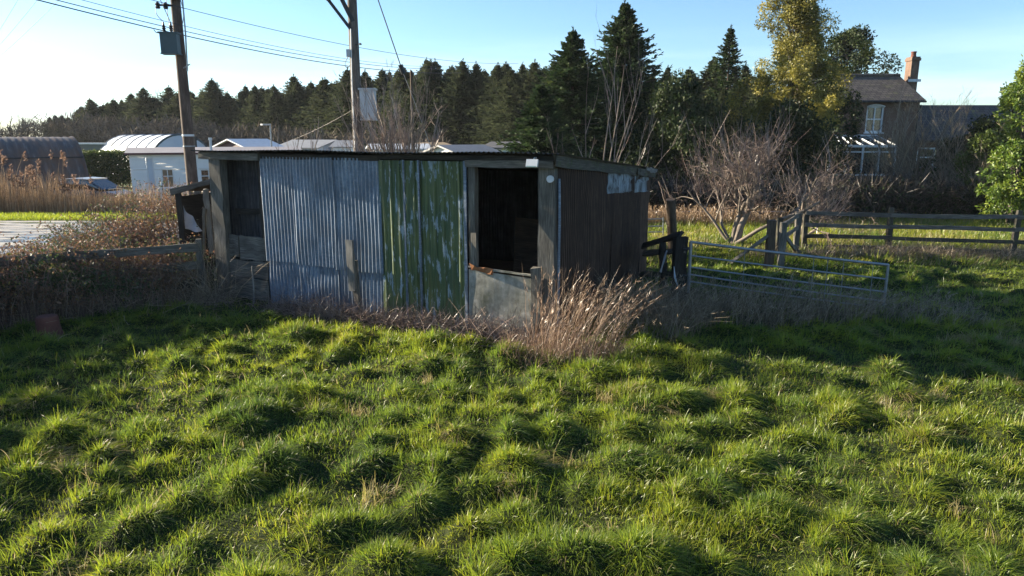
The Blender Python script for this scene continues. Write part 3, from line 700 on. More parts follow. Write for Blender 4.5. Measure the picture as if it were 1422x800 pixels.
# brambles: arching canes, leaves
def bramble(name, label, spots, ncane, nleaf, hmul=1.0, dead=.3, leafsize=.05, group=None, seed=1, spread=1.0):
    r = np.random.default_rng(seed); st, lf = MB(), MB(); cb = []
    spots = np.array(spots); pick = r.integers(0, len(spots), ncane)
    for i in pick:
        x, y, rad, h = spots[i]; a = r.uniform(0, 6.283); q = rad * math.sqrt(r.random())
        b = np.array([x + math.cos(a) * q, y + math.sin(a) * q, 0]); b[2] = hz(b[0], b[1]) - .03
        H = h * hmul * r.uniform(.55, 1.08) * (1 - .35 * (q / rad) ** 2); a2 = r.uniform(0, 6.283); reach = r.uniform(.25, .9) * spread * max(rad, .5)
        t = np.linspace(0, 1, 8); zz = H * (2.1 * t - 1.25 * t ** 2.2); zz[-1] = max(zz[-1], .1)
        P = np.stack([b[0] + math.cos(a2) * reach * t ** 1.2, b[1] + math.sin(a2) * reach * t ** 1.2, b[2] + zz], -1) + np.cumsum(r.normal(0, .022, (8, 3)), 0)
        st.tube(P, np.linspace(.0055, .002, 8) * r.uniform(.7, 1.4), 3, tint=r.random() ** 1.3, cap=False)
        cb.append(P)
    cb = np.array(cb); ii = r.integers(0, len(cb), nleaf); f = 1 + 5.9 * r.random(nleaf) ** .55; k = f.astype(int)
    B = cb[ii, k] + (cb[ii, np.minimum(k + 1, 7)] - cb[ii, k]) * (f - k)[:, None] + r.normal(0, .035, (nleaf, 3))
    D = unit(nleaf, r) + np.array([0, 0, -.2]); D /= np.linalg.norm(D, axis=1)[:, None]
    patch = vnoise(B[:, 0], B[:, 1] + B[:, 2], .55, 44)
    tn = np.where(patch + r.normal(0, .16, nleaf) > .62 - dead, r.uniform(.48, .86, nleaf), r.uniform(.08, .42, nleaf))
    tn = np.where(r.random(nleaf) < .03, .98, tn)
    lf.diamonds(B, D, perp(D, r), leafsize * r.uniform(.6, 1.4, nleaf), leafsize * .62 * r.uniform(.7, 1.3, nleaf), tn)
    o = thing(name, label, 'bramble', (spots[0][0], spots[0][1], 0), group)
    st.build('stems', M['twig_red'], o); lf.build('foliage', M['bramble_leaf'], o); return o
bramble('bramble_bush', 'tall mound of reddish brambles against the lean-to and caravan', [(-6.9, 16.3, 1.1, 2.1), (-8.2, 16.9, 1.2, 2.15), (-8.1, 15.2, .6, 1.5), (-9.3, 16.4, 1.1, 1.5), (-6.3, 17.6, .8, 2.3), (-9.0, 15.0, 1.0, 1.45)], 1500, 21000, seed=3, dead=.28)
bramble('bramble_bush', 'low brambles with dark green and brown leaves sprawling over the plank fence', [(-6.5, 12.25, .5, 1.05), (-7.2, 11.8, .5, 1.25), (-7.9, 11.35, .5, 1.3), (-7.5, 11.6, .5, 1.25), (-8.2, 11.1, .5, 1.3), (-8.6, 10.95, .5, 1.3), (-9.3, 10.5, .5, 1.25), (-6.4, 12.9, .5, 1.25), (-7.2, 12.3, .5, 1.3), (-6.6, 13.3, .7, 1.25), (-7.6, 13.0, .8, 1.3), (-8.6, 12.4, .8, 1.3), (-9.6, 11.9, .8, 1.3), (-7.9, 14.0, .9, 1.15), (-9.3, 13.4, 1.0, 1.15), (-10.4, 12.6, 1.0, 1.1), (-10.6, 11.2, .8, 1.25), (-11.5, 11.8, 1.0, 1.2)], 3100, 46000, seed=4, dead=.16)
bramble('bramble_bush', 'bramble hedge running forward along the left edge of the field', [(-8.6, 10.0, .8, 1.35), (-8.7, 8.7, .8, 1.5), (-8.2, 7.2, .8, 1.55), (-8.0, 5.8, .8, 1.6), (-9.6, 9.6, .9, 1.8), (-9.3, 7.8, .9, 1.9)], 1300, 16000, seed=5, dead=.2)
# tangle of dry stems in front of the fence and at the old boards
def tangle(name, label, spots, n, mat, h=.6, rad=.003, kind=None, seed=1, cat='dead stems'):
    r = np.random.default_rng(seed); m = MB(); spots = np.array(spots)
    for i in r.integers(0, len(spots), n):
        x, y, rr, hh = spots[i]; q = np.array([x + r.normal(0, rr * .6), y + r.normal(0, rr * .4), 0]); q[2] = hz(q[0], q[1]) - .02
        a = r.uniform(0, 6.283); L = hh * r.uniform(.6, 1.5); el = r.uniform(.0, 1.4); d = np.array([math.cos(a) * math.cos(el), math.sin(a) * math.cos(el), math.sin(el)])
        P = [q + ZZ * r.uniform(0, .10)]
        for k in range(5):
            d = nrm(d + r.normal(0, .22, 3) + ZZ * -.13); P.append(P[-1] + d * L / 5)
        P = np.array(P); P[:, 2] = np.maximum(P[:, 2], q[2])
        m.tube(P, np.linspace(rad, rad * .4, 6) * r.uniform(.6, 1.6), 3, tint=r.random(), cap=False)
    o = m.build(name, mat); tag(o, label, cat, None, kind); return o
tangle('dry_stems', 'dark tangle of dry stems in front of the plank fence', [(-6.0, 12.5, .5, .7), (-6.8, 12.1, .6, .7), (-7.6, 11.7, .6, .7), (-8.4, 11.2, .6, .7), (-9.2, 10.7, .6, .7), (-5.55, 12.75, .3, 1.0)], 1700, M['twig_tan'], kind='stuff', seed=7, rad=.0035)
tangle('plant_litter', 'red-brown litter of dead stems along the foot of the corrugated wall', [tuple(S(t, -.35 - .1 * (t % .7), 0)[:2]) + (.36, .34) for t in np.arange(0.2, 5.4, .35)], 2600, M['twig_red'], kind='stuff', seed=8, rad=.0035)
tangle('pale_sticks', 'a few pale bleached sticks lying below the half door', [tuple(S(1.2, -.7, 0)[:2]) + (.5, .5), tuple(S(.6, -.8, 0)[:2]) + (.5, .6)], 26, M['twig_pale'], kind='stuff', seed=9, rad=.006)

# ------------------------------------------------------------------ dead grass
def tall_grass(name, label, n, cx, cy, rx, ry, hmin, hmax, lean, mat, w=.006, plume=.5, seed=1, kind='stuff', cat='dead grass', fan=.16):
    r = np.random.default_rng(seed); m = MB()
    a = r.uniform(0, 6.283, n); q = np.sqrt(r.random(n)); x = cx + rx * q * np.cos(a); y = cy + ry * q * np.sin(a)
    t_, s_ = shed_ts(x, y); k = ~((t_ > -.02) & (s_ > -.05) & (s_ < 5.9)); x, y = x[k], y[k]; n = len(x)
    z = Hgt(x, y); L = r.uniform(hmin, hmax, n); k = 7; t = np.linspace(0, 1, k)[None]
    ln = np.stack([lean[0] + r.normal(0, fan, n) + .22 * (x - cx) / rx, lean[1] + r.normal(0, fan, n)], -1)
    hor = ln[:, None, :] * (L[:, None] * t ** r.uniform(1.0, 2.0, n)[:, None])[..., None]
    mg = np.linalg.norm(ln, axis=1)[:, None]; zz = L[:, None] * (t - np.minimum(mg, 1) * .35 * t ** 2.2)
    P = np.concatenate([hor, zz[..., None]], -1) + np.stack([x, y, z - .02], -1)[:, None]; P = P + np.cumsum(r.normal(0, .010, P.shape), 1)
    S_ = unit(n, r); S_[:, 2] *= .2; S_ /= np.linalg.norm(S_, axis=1)[:, None]
    m.ribbons(P, np.full(n, w) * r.uniform(.5, 1.3, n), S_, r.random(n))
    if plume:                                           # short seed branches up the stem
        kk = r.random(n) < plume; Pk = P[kk]; nk = len(Pk); per = 9
        f = r.uniform(3.2, 5.95, (nk, per)); i = f.astype(int); B = np.take_along_axis(Pk, i[..., None].repeat(3, 2), 1); Nn = np.take_along_axis(Pk, np.minimum(i + 1, k - 1)[..., None].repeat(3, 2), 1)
        B = (B + (Nn - B) * (f - i)[..., None]).reshape(-1, 3); D = (Nn.reshape(-1, 3) - B); D = D / (np.linalg.norm(D, axis=1)[:, None] + 1e-6) + unit(len(B), r) * .55; D /= np.linalg.norm(D, axis=1)[:, None]
        m.diamonds(B, D, perp(D, r), r.uniform(.04, .11, len(B)), w * 1.3, np.clip(r.normal(.7, .2, len(B)), 0, 1))
    o = m.build(name, mat); tag(o, label, cat, None, kind); return o
tall_grass('tall_dead_grass', 'clump of tall straw-coloured dead grass leaning right at the shed corner', 350, .80, 9.38, .62, .42, .45, 1.42, (.33, -.05), M['dead_grass'], .0068, .5, seed=2)
tall_grass('tall_dead_grass', 'short russet dead grass round the base of the tall clump', 1200, .70, 9.28, .9, .45, .12, .4, (.25, -.05), M['dead_grass'], .006, .0, seed=3, fan=.4)
tall_grass('withered_grass', 'grey-brown withered grass thick along the foot of the field gate', 2500, 3.7, 11.4, 2.3, .75, .3, .85, (.12, -.12), M['grey_grass'], .009, .1, seed=4, fan=.42)
tall_grass('withered_grass', 'withered grass beside the dark side wall of the shed', 1300, 2.2, 11.2, .9, 1.3, .3, .95, (.22, -.15), M['grey_grass'], .0085, .1, seed=5, fan=.45)
tall_grass('withered_grass', 'loose pale stalks on the right beyond the gate end', 900, 6.9, 11.6, 1.0, .7, .2, .55, (.3, .05), M['grey_grass'], .006, .1, seed=6, fan=.5)
tall_grass('withered_grass', 'brown dry growth along the foot of the post and rail fence', 5200, 10.5, 17.6, 4.8, .55, .15, .5, (.1, -.1), M['grey_grass'], .013, .0, seed=16, fan=.6)
tall_grass('dock_stems', 'russet dead dock stems in a band across the back of the pasture', 2600, 6.2, 24.6, 3.6, .8, .35, .75, (.0, .0), M['reed'], .016, .2, seed=17, fan=.15)

# ------------------------------------------------------------------ reeds
rr = np.random.default_rng(51); m = MB()
def reeds(n, x0, x1, y0, y1, h0, h1, w):
    x = rr.uniform(x0, x1, n); y = rr.uniform(y0, y1, n) + (x + 13) * -.06
    z = Hgt(x, y); hmod = (.40 + .55 * vnoise(x, y, .7, 52) + .5 * vnoise(x, y, 2.6, 53)) * (1 - .42 * ss(-20.2, -19.4, x) * ss(-16.0, -16.8, x)); L = rr.uniform(h0, h1, n) * hmod; t = np.linspace(0, 1, 5)[None]
    ln = np.stack([rr.normal(.06, .10, n), rr.normal(0, .1, n)], -1)
    P = np.concatenate([ln[:, None] * (L[:, None] * t ** 1.7)[..., None], (L[:, None] * t)[..., None]], -1) + np.stack([x, y, z], -1)[:, None]
    Sd = unit(n, rr); Sd[:, 2] = 0; Sd /= np.linalg.norm(Sd, axis=1)[:, None]
    m.ribbons(P, rr.uniform(.6, 1.3, n) * w, Sd, np.clip(rr.normal(.45, .30, n), 0, 1)); return P
reeds(6000, -30, -16.5, 29.8, 32.6, .7, 1.8, .018)
reeds(2000, -18, -9.5, 29.5, 32, .6, 1.2, .02)
P = reeds(130, -29, -18.8, 29.9, 31.5, 1.8, 2.7, .02)
tips = P[:, -1]; nper = 26; B = np.repeat(tips, nper, 0) - np.stack([rr.normal(0, .03, len(tips) * nper), rr.normal(0, .03, len(tips) * nper), rr.uniform(0, .36, len(tips) * nper)], -1)
D = np.array([.35, 0, .7]) + unit(len(B), rr) * .6; D /= np.linalg.norm(D, axis=1)[:, None]
m.diamonds(B, D, perp(D, rr), rr.uniform(.08, .20, len(B)), .045, rr.random(len(B)), mat=1)
tag(m.build('reeds', [M['reed'], M['plume']]), 'bed of russet reeds with feathery plumes along the far side of the track', 'reeds', None, 'stuff')
# ------------------------------------------------------------------ far left: hut, tunnel, caravans
def vault(mb, c0, c1, rad, h, seg_l, seg_a, thick=.0, a0=0.0, a1=math.pi, wav=0.0, pitch=.4, mat=0, side=None):
    """a barrel vault whose axis runs from c0 to c1 (ground points)"""
    c0, c1 = np.array(c0, float), np.array(c1, float); d = c1 - c0; L = np.linalg.norm(d); d = d / L; sd = np.cross(ZZ, d)
    def fn(U, W):
        r_ = rad + wav * np.sin(U / pitch * 6.283) + thick; hh = h + wav * np.sin(U / pitch * 6.283) + thick
        return c0 + d * U[..., None] + sd * (np.cos(W) * r_)[..., None] + ZZ * (np.sin(W) * hh)[..., None]
    n0 = len(mb.F); mb.grid(fn, np.linspace(0, L, seg_l), np.linspace(a0, a1, seg_a), mat)
    F, uv, ti, ma = mb.F[n0]; uv = uv.copy(); uv[..., 1] *= rad; mb.F[n0] = (F, uv[..., ::1], ti, ma)
    return d, sd, L
def hut_mat():
    q = NT('rusty_hut_iron'); st = q.noise(q.coord('UV', (2.2, .25, 1)), 2, 5, .65); bl = q.noise(q.coord('UV', (.7, .35, 1)), 1.2, 6, .65)
    col = q.ramp(st, [(.3, (.05, .042, .04)), (.55, (.085, .075, .07)), (.75, (.20, .195, .195))])
    col = q.mix(q.ramp(bl, [(.42, 0), (.6, .6)]), col, (.16, .085, .05))
    q.principled(col, .6, .25, normal=q.bump(st, .1, .01)); return q.m
M['hut'] = hut_mat()
HB = -.55
hc1 = np.array([-28.2, 46.0, HB]); hc0 = hc1 - np.array([.76, .65, 0]) * 20
hut = thing('rusty_hut', 'rusty half-round corrugated iron hut standing behind the reeds', 'hut', hc1)
m = MB(); d_, sd_, L_ = vault(m, hc0, hc1, 4.3, 3.56, 300, 30, wav=.009, pitch=.35); m.build('roof', M['hut'], hut, smooth=True)
m = MB(); a = np.linspace(0, math.pi, 25); rim = np.array([hc1 - d_ * .25 + sd_ * math.cos(q) * 4.25 + ZZ * math.sin(q) * 3.52 for q in a]); m.add(rim, [list(range(25))]); m.build('end_wall', M['wood_dark'], hut)
m = MB(); vault(m, hc1 - d_ * .12, hc1 + d_ * .06, 4.3, 3.56, 2, 30, thick=.045); m.build('rim', M['hut'], hut)
m = MB(); m.tube([hc0 + (-sd_) * 3.3 + ZZ * 2.36, hc1 + (-sd_) * 3.3 + ZZ * 2.36], .035, 6); m.build('rail', M['black_metal'], hut)

def poly_mat():
    q = NT('milky_polythene'); n = q.noise(q.coord('Position'), 1.5, 5); col = q.ramp(n, [(.3, (.60, .63, .66)), (.6, (.80, .82, .84))])
    q.principled(col, .35, spec=.5); return q.m
M['poly'] = poly_mat(); M['poly_blue'] = plain_mat('bluish_polythene_end', (.55, .60, .68), .4, var=.15, scale=.6)
TB = -.55
t1 = at(258, 262, 64); t1[2] = TB; t0 = t1 + np.array([-10.5, 10.5, 0])
tun = thing('polytunnel', 'white polythene tunnel with curved hoops and a blue-tinted end', 'polytunnel', t1)
m = MB(); d_, sd_, L_ = vault(m, t0, t1, 3.1, 3.75, 40, 26); m.build('cover', M['poly'], tun, smooth=True)
m = MB(); rim = np.array([t1 + d_ * .01 + sd_ * math.cos(q) * 3.08 + ZZ * math.sin(q) * 3.73 for q in np.linspace(0, math.pi, 25)]); m.add(rim, [list(range(25))]); m.build('end_wall', M['poly_blue'], tun)
for f in np.linspace(0, 1, 7):
    cc = t0 + d_ * L_ * f; m = MB(); m.tube([cc + sd_ * math.cos(q) * 3.13 + ZZ * math.sin(q) * 3.78 for q in np.linspace(0, math.pi, 22)], .05 if f < 1 else .09, 6); m.build('hoop', M['gate_metal'] if f < 1 else M['grey_paint'], tun)
m = MB(); dc = t1 + d_ * .04; m.beam(dc + ZZ * 0, dc + ZZ * 2.1, 1.3, .05, side=sd_, seg=1, jit=0); m.build('door', M['poly_blue'], tun)
m = MB(); fc_ = at(272, 205, 62); m.tube([[fc_[0], fc_[1], TB], fc_ + ZZ * .6], .12, 8); m.tube([fc_ + ZZ * .6, fc_ + ZZ * .95], .2, 8)
tag(m.build('stove_pipe', M['black_metal']), 'short black stove pipe with a cowl before the polytunnel end', 'flue')

fb = thing('flat_roofed_shed', 'long low grey shed with a pale flat roof beyond the hedge', 'shed', at(125, 235, 75))
m = MB(); q0, q1 = at(92, 201, 75), at(152, 200, 73); m.beam([q0[0], q0[1], 1.0], [q1[0], q1[1], 1.0], .2, 2.6, side=[0, 1, 0], seg=1, jit=0); m.build('wall', M['grey_paint'], fb); 
m = MB(); m.beam([q0[0] - .3, q0[1] + 1.4, 2.34], [q1[0] + .3, q1[1] + 1.4, 2.34], 3.6, .14, side=[0, 1, 0], seg=1, jit=0); m.build('roof', M['white_metal'], fb)

def hedge_box(name, label, q0, q1, depth, h0, h1, n, L, mat, seed, cat='hedge', up=1.0):
    r = np.random.default_rng(seed); q0, q1 = np.array(q0, float), np.array(q1, float); d = q1 - q0
    f = r.random(n); w = r.uniform(-.5, .5, n) * depth; z = h0 + (h1 - h0) * r.random(n) ** .8
    nn = nrm(np.cross(ZZ, d)); B = q0 + d * f[:, None] + nn * w[:, None]; B[:, 2] = q0[2] + z + r.normal(0, .05, n)
    D = unit(n, r); m = MB(); m.diamonds(B, D, perp(D, r), L * r.uniform(.6, 1.4, n), L * .6, np.clip(r.normal(.5, .22, n), 0, 1))
    o = thing(name, label, cat, (q0 + q1) / 2); m.build('foliage', mat, o)
    s = MB()
    for i in range(26):
        b = q0 + d * r.random(); s.tube([b + ZZ * -.2, b + [r.normal(0, .1), r.normal(0, .1), h1 * .5], b + [r.normal(0, .2), r.normal(0, .2), h1 * .9]], [.03, .02, .006], 4, cap=False)
    s.build('stems', M['bark'], o); return o
g0, g1 = at(100, 260, 52), at(186, 260, 51); g0[2] = g1[2] = -.55
hedge_box('clipped_hedge', 'clipped green hedge beside the white caravan', g0, g1, 1.4, .2, 2.55, 14000, .16, M['hedge'], 71)

def siding(mb, p0, p1, z0, z1, step=.16, holes=(), out=None):
    """lapped cladding between two ground points, rectangles left open for windows (u0, u1, z0, z1 in metres)"""
    p0, p1 = np.array(p0, float), np.array(p1, float); d = p1 - p0; L = np.linalg.norm(d[:2]); d = d / L
    n_ = np.array([d[1], -d[0], 0]) if out is None else out
    us = sorted({0, L, *[h[0] for h in holes], *[h[1] for h in holes]})
    zs = sorted({*np.arange(z0, z1, step), z1, *[h[2] for h in holes], *[h[3] for h in holes]})
    for a, b in zip(us[:-1], us[1:]):
        for c, e in zip(zs[:-1], zs[1:]):
            um, zm = (a + b) / 2, (c + e) / 2
            if any(h[0] < um < h[1] and h[2] < zm < h[3] for h in holes): continue
            o0 = .035 * (1 - ((c - z0) / step) % 1.0) if step < 9 else 0; o1 = 0 if step < 9 else 0
            V = [p0 + d * a + n_ * o0, p0 + d * b + n_ * o0, p0 + d * b + n_ * o1, p0 + d * a + n_ * o1]
            V = np.array(V); V[:2, 2] = c; V[2:, 2] = e
            mb.add(V, [0, 1, 2, 3], [[[a, c], [b, c], [b, e], [a, e]]])
    return p0, d, n_, L
def window(parent, p0, d, n_, u0, u1, z0, z1, frame_mat, glass_mat, bars_h=(), bars_v=(), fw=.07, rec=-.05, name='window', sill=True):
    m = MB(); P = lambda u, z, o: np.array([p0[0], p0[1], 0]) + np.array([d[0], d[1], 0]) * u + n_ * o + ZZ * z
    for (a, b) in (((u0, z0 + fw / 2), (u1, z0 + fw / 2)), ((u0, z1 - fw / 2), (u1, z1 - fw / 2))): m.beam(P(a[0], a[1], rec), P(b[0], b[1], rec), .06, fw, side=n_, seg=1, jit=0)
    for u in (u0 + fw / 2, u1 - fw / 2): m.beam(P(u, z0 + fw, rec), P(u, z1 - fw, rec), .06, fw, side=n_, seg=1, jit=0)
    for f in bars_h: m.beam(P(u0 + fw, z0 + (z1 - z0) * f, rec), P(u1 - fw, z0 + (z1 - z0) * f, rec), .05, fw * .7, side=n_, seg=1, jit=0)
    for f in bars_v: m.beam(P(u0 + (u1 - u0) * f, z0 + fw, rec + .002), P(u0 + (u1 - u0) * f, z1 - fw, rec + .002), .052, fw * .7, side=n_, seg=1, jit=0)
    w = m.build(name, frame_mat, parent)
    g = MB(); g.add(np.array([P(u0 + .02, z0 + .02, rec - .03), P(u1 - .02, z0 + .02, rec - .03), P(u1 - .02, z1 - .02, rec - .03), P(u0 + .02, z1 - .02, rec - .03)]), [0, 1, 2, 3]); g.build('pane', glass_mat, w)
    if sill:
        s = MB(); s.beam(P(u0 - .06, z0 - .03, .02), P(u1 + .06, z0 - .03, .02), .16, .06, side=n_, seg=1, jit=0); s.build('sill', frame_mat, w)
    return w
M['caravan'] = plain_mat('cream_white_cladding', (.78, .765, .74), .5, var=.10, scale=1.5)
M['caravan_roof'] = plain_mat('pinkish_grey_felt_roof', (.34, .31, .31), .8, var=.25, scale=2)
M['trim_red'] = plain_mat('maroon_trim', (.10, .04, .045), .6)
M['curtain'] = plain_mat('window_with_net_curtain', (.16, .14, .11), .12, var=.5, scale=3, spec=.7)
# caravan by the pole
cv = thing('static_caravan', 'white static caravan with lapped cladding, door and two windows behind the pole', 'caravan', at(200, 265, 38))
cb0 = at(184, 260, 37.0); cb1 = at(420, 260, 40.5); zt = at(184, 213, 37.0)[2]; zb = -.55
hl = [(.75, 1.10, zb + .2, zt - .22), (1.42, 2.0, .35, 1.35), (3.30, 3.75, .40, 1.30), (5.6, 6.3, .4, 1.3)]
m = MB(); P0, D_, N_, LL = siding(m, cb0, cb1, zb, zt, .17, hl)
e0 = cb0 + np.array([-D_[1], D_[0], 0]) * 3.4
siding(m, e0, cb0, zb, zt, .17); m.build('wall', M['caravan'], cv)
window(cv, P0, D_, N_, *hl[0], M['white'], M['poly_blue'], (.35,), (), .06, name='door', sill=False)
window(cv, P0, D_, N_, *hl[1], M['white'], M['curtain'], (.62,), (.5,), .055)
window(cv, P0, D_, N_, *hl[2], M['white'], M['glass_dark'], (.6,), (), .055)
window(cv, P0, D_, N_, *hl[3], M['white'], M['glass_dark'], (.6,), (), .055)
m = MB(); bk = np.array([-D_[1], D_[0], 0])
rt = [P0 + D_ * -.2 - bk * .2, P0 + D_ * (LL + .2) - bk * .2]; 
V = np.array([[*rt[0][:2], zt - .02], [*rt[1][:2], zt - .02], [*(rt[1] + bk * 1.9)[:2], zt + .28], [*(rt[0] + bk * 1.9)[:2], zt + .28], [*(rt[1] + bk * 3.8)[:2], zt - .02], [*(rt[0] + bk * 3.8)[:2], zt - .02]])
m.add(V, [[0, 1, 2, 3], [3, 2, 4, 5]]); m.build('roof', M['caravan_roof'], cv)
m = MB(); m.beam([*rt[0][:2], zt - .03], [*rt[1][:2], zt - .03], .06, .10, side=bk, seg=1, jit=0); m.beam([*rt[0][:2], zt - .03], [*(rt[0] + bk * 3.8)[:2], zt - .03], .06, .10, side=D_, seg=1, jit=0); m.build('gutter', M['trim_red'], cv)
q0 = at(293, 206, 38.5); m = MB(); m.tube([[q0[0], q0[1], zt], q0 + ZZ * .5], .07, 8); m.tube([q0 + ZZ * .42, q0 + ZZ * .56], .10, 8); m.build('flue', M['white_metal'], cv)
# more caravans whose roofs show above the shed
def cabin(label, pxl, pxr, ptop, peave, Y, wallm, roofm, gable='right', depth=5.0, skew=0.0):
    o = thing('static_caravan', label, 'caravan', at((pxl + pxr) / 2, 260, Y))
    q0, q1 = at(pxl, peave, Y), at(pxr, peave, Y + skew); ze = q0[2]; zr = at(pxl, ptop, Y)[2]
    dd = nrm((q1 - q0) * [1, 1, 0]); bk = np.array([-dd[1], dd[0], 0])
    m = MB()
    for a_, b_ in ((q0, q1), (q1, q1 + bk * depth), (q0 + bk * depth, q0)):
        siding(m, a_, b_, -.55, ze, .2)
    for e in (q0, q1):
        e = e.copy(); V = np.array([[*e[:2], ze], [*(e + bk * depth)[:2], ze], [*(e + bk * depth / 2)[:2], zr]]); m.add(V, [0, 1, 2])
    m.build('wall', wallm, o)
    m = MB(); q0 = q0 - dd * .25; q1 = q1 + dd * .25
    for b0, b1, z0, z1 in ((-.2, depth / 2, ze - .04, zr + .05), (depth / 2, depth + .2, zr + .05, ze - .04)):
        V = [[*(q0 + bk * b0)[:2], z0], [*(q1 + bk * b0)[:2], z0], [*(q1 + bk * b1)[:2], z1], [*(q0 + bk * b1)[:2], z1]]
        V = np.array(V); m.add(np.concatenate([V, V - ZZ * .08]), [[0, 1, 2, 3], [7, 6, 5, 4], [0, 4, 5, 1], [1, 5, 6, 2], [2, 6, 7, 3], [3, 7, 4, 0]], np.array([[[0, 0], [8, 0], [8, 3], [0, 3]]] * 6))
    m.build('roof', roofm, o); return o
M['roof_grey'] = plain_mat('grey_sheet_roof', (.22, .225, .235), .6, var=.3, scale=2); M['roof_dark'] = plain_mat('dark_felt_roof', (.07, .07, .075), .8, var=.2)
M['roof_tan'] = plain_mat('tan_roof', (.42, .30, .17), .7, var=.2); M['wall_blue'] = plain_mat('pale_blue_cladding', (.52, .58, .66), .6, var=.1)
cabin('pale caravan with a red-brown gable and long white roof left of the grey-roofed ones', 345, 392, 194, 205, 46, M['trim_red'], M['white_metal'], depth=4, skew=2)
cabin('pale caravan with a grey roof and a blue-white gable end', 384, 440, 195, 204, 52, M['wall_blue'], M['roof_grey'], depth=4, skew=-1.5)
cabin('grey-roofed caravan just left of the pole with the box', 462, 492, 196, 203, 50, M['wall_blue'], M['roof_grey'], depth=4)
cabin('white caravan with a tan roof behind the thorny shrub', 604, 632, 199, 204, 48, M['white'], M['roof_tan'], depth=3.5, skew=1)
cabin('white caravan behind the pink shrub', 520, 596, 201, 206, 46, M['white'], M['white_metal'], depth=3.5, skew=1)
cabin('low cabin with a sloping grey-green roof above the doorway', 640, 694, 203, 213, 34, M['white'], M['roof_grey'], depth=3.2, skew=1.5)
cabin('dark-roofed white cabin beside the low spruce boughs', 672, 742, 198, 204, 44, M['white'], M['roof_dark'], depth=4, skew=-1)

# parked car behind the reeds
car = thing('parked_car', 'dark parked car showing only its roof and windscreen above the reeds', 'car', (0, 0, 0))
def hull(mb, secs, half, mat=0):
    """sections: list of (x, z_bottom, z_top, width factor)"""
    rings = []
    for x, zb_, zt_, wf in secs:
        w = half * wf; rings.append([[x, -w, zb_], [x, -w, (zb_ + zt_) / 2], [x, -w * .94, zt_ - .05], [x, -w * .8, zt_], [x, w * .8, zt_], [x, w * .94, zt_ - .05], [x, w, (zb_ + zt_) / 2], [x, w, zb_]])
    V = np.array(rings).reshape(-1, 3); n = len(secs); F = []
    for i in range(n - 1):
        for j in range(8): F.append([i * 8 + j, i * 8 + (j + 1) % 8, i * 8 + 8 + (j + 1) % 8, i * 8 + 8 + j])
    mb.add(V, F, None, None, mat); mb.add(V[:8], [list(range(8))[::-1]]); mb.add(V[-8:], [list(range(8))])
M['car_paint'] = plain_mat('dark_car_paint', (.03, .035, .045), .25, spec=.6); M['car_roof'] = plain_mat('pale_car_roof', (.33, .35, .38), .3, .2)
m = MB(); hull(m, [(-2.1, .45, .75, .86), (-2.0, .3, .92, .95), (-1.2, .25, .95, 1), (.6, .25, .93, 1), (1.4, .28, .82, .97), (2.0, .35, .68, .88), (2.1, .45, .6, .8)], .87); m.build('body', M['car_paint'], car, smooth=False)
m = MB(); hull(m, [(-1.85, .9, .95, .9), (-1.35, .9, 1.40, .84), (-.6, .9, 1.46, .84), (.2, .9, 1.43, .84), (1.15, .9, .93, .9)], .84); m.build('cabin_glass', M['glass_dark'], car)
m = MB(); hull(m, [(-1.40, 1.395, 1.415, .80), (-.6, 1.44, 1.485, .82), (.25, 1.41, 1.455, .80)], .86); m.build('roof', M['car_roof'], car)
for x in (-1.3, 1.3):
    for y in (-.8, .8):
        m = MB(); m.tube([[x, y - .1, .32], [x, y + .1, .32]], .32, 20); w = m.build('wheel', M['black_metal'], car); m = MB(); m.tube([[x, y - .11, .32], [x, y + .11, .32]], .18, 14); m.build('rim', M['gate_metal'], w)
for y in (-.6, .6):
    m = MB(); m.box((2.06, y, .62), (.08, .3, .1)); m.build('headlight', M['white_metal'], car)
c_ = at(131, 262, 37); car.location = (c_[0], c_[1], hz(c_[0], c_[1]) + .0); car.rotation_euler = (0, 0, R(-14))

# street lamp
q0 = at(375, 173, 47); q1 = at(363, 173, 46.5); lm = thing('street_lamp', 'small grey street lamp with an arm among the twigs beyond the shed', 'lamp', (q0[0], q0[1], -.5))
m = MB(); m.tube([[q0[0], q0[1], -.5], q0], [.07, .05], 8); m.build('post', M['gate_metal'], lm)
m = MB(); m.beam(q0, q1, .22, .10, seg=2, jit=0); m.build('lamp_head', M['gate_metal'], lm)

# ------------------------------------------------------------------ utility poles
def xy(px, Y): q = at(px, 200, Y); return q[0], q[1]
pY = 22.0; d0 = ray(252, 62); p1 = at(266, 240, pY)
p1x, p1y = p1[0], p1[1]
pole1 = thing('utility_pole', 'brown wooden pole carrying a dark transformer box in front of the white caravan', 'utility pole', (p1x, p1y, 0))
m = MB(); m.tube([[p1x, p1y, -.3], [p1x, p1y, 3], [p1x, p1y, 6], [p1x, p1y, 10.4]], [.175, .165, .145, .12], 14); m.build('pole', M['pole'], pole1, smooth=True)
zb = at(265, 188, pY)[2]; m = MB(); m.tube([[p1x, p1y, zb - .03], [p1x, p1y, zb + .03]], .178, 14); m.build('band', M['white_metal'], pole1)
zb = at(265, 203, pY)[2]; m = MB(); m.tube([[p1x, p1y, zb - .02], [p1x, p1y, zb + .02]], .18, 14); m.build('band', M['gate_metal'], pole1)
bt, bb = at(247, 49, pY), at(250, 77, pY)
tb = MB(); bc = np.array([p1x - .10, p1y - .36, (bt[2] + bb[2]) / 2]); tb.box(bc, (.46, .34, bt[2] - bb[2]), rz=R(8)); tb.box(bc + ZZ * ((bt[2] - bb[2]) / 2 + .012), (.54, .40, .03), rz=R(8)); tb.box(bc - ZZ * ((bt[2] - bb[2]) / 2 - .0), (.50, .37, .03), rz=R(8))
for q in (-.18, 0, .18): tb.box(bc + np.array([q, .2, 0]), (.025, .08, .55), rz=R(8))
trf = tb.build('transformer', M['grey_paint'], pole1)
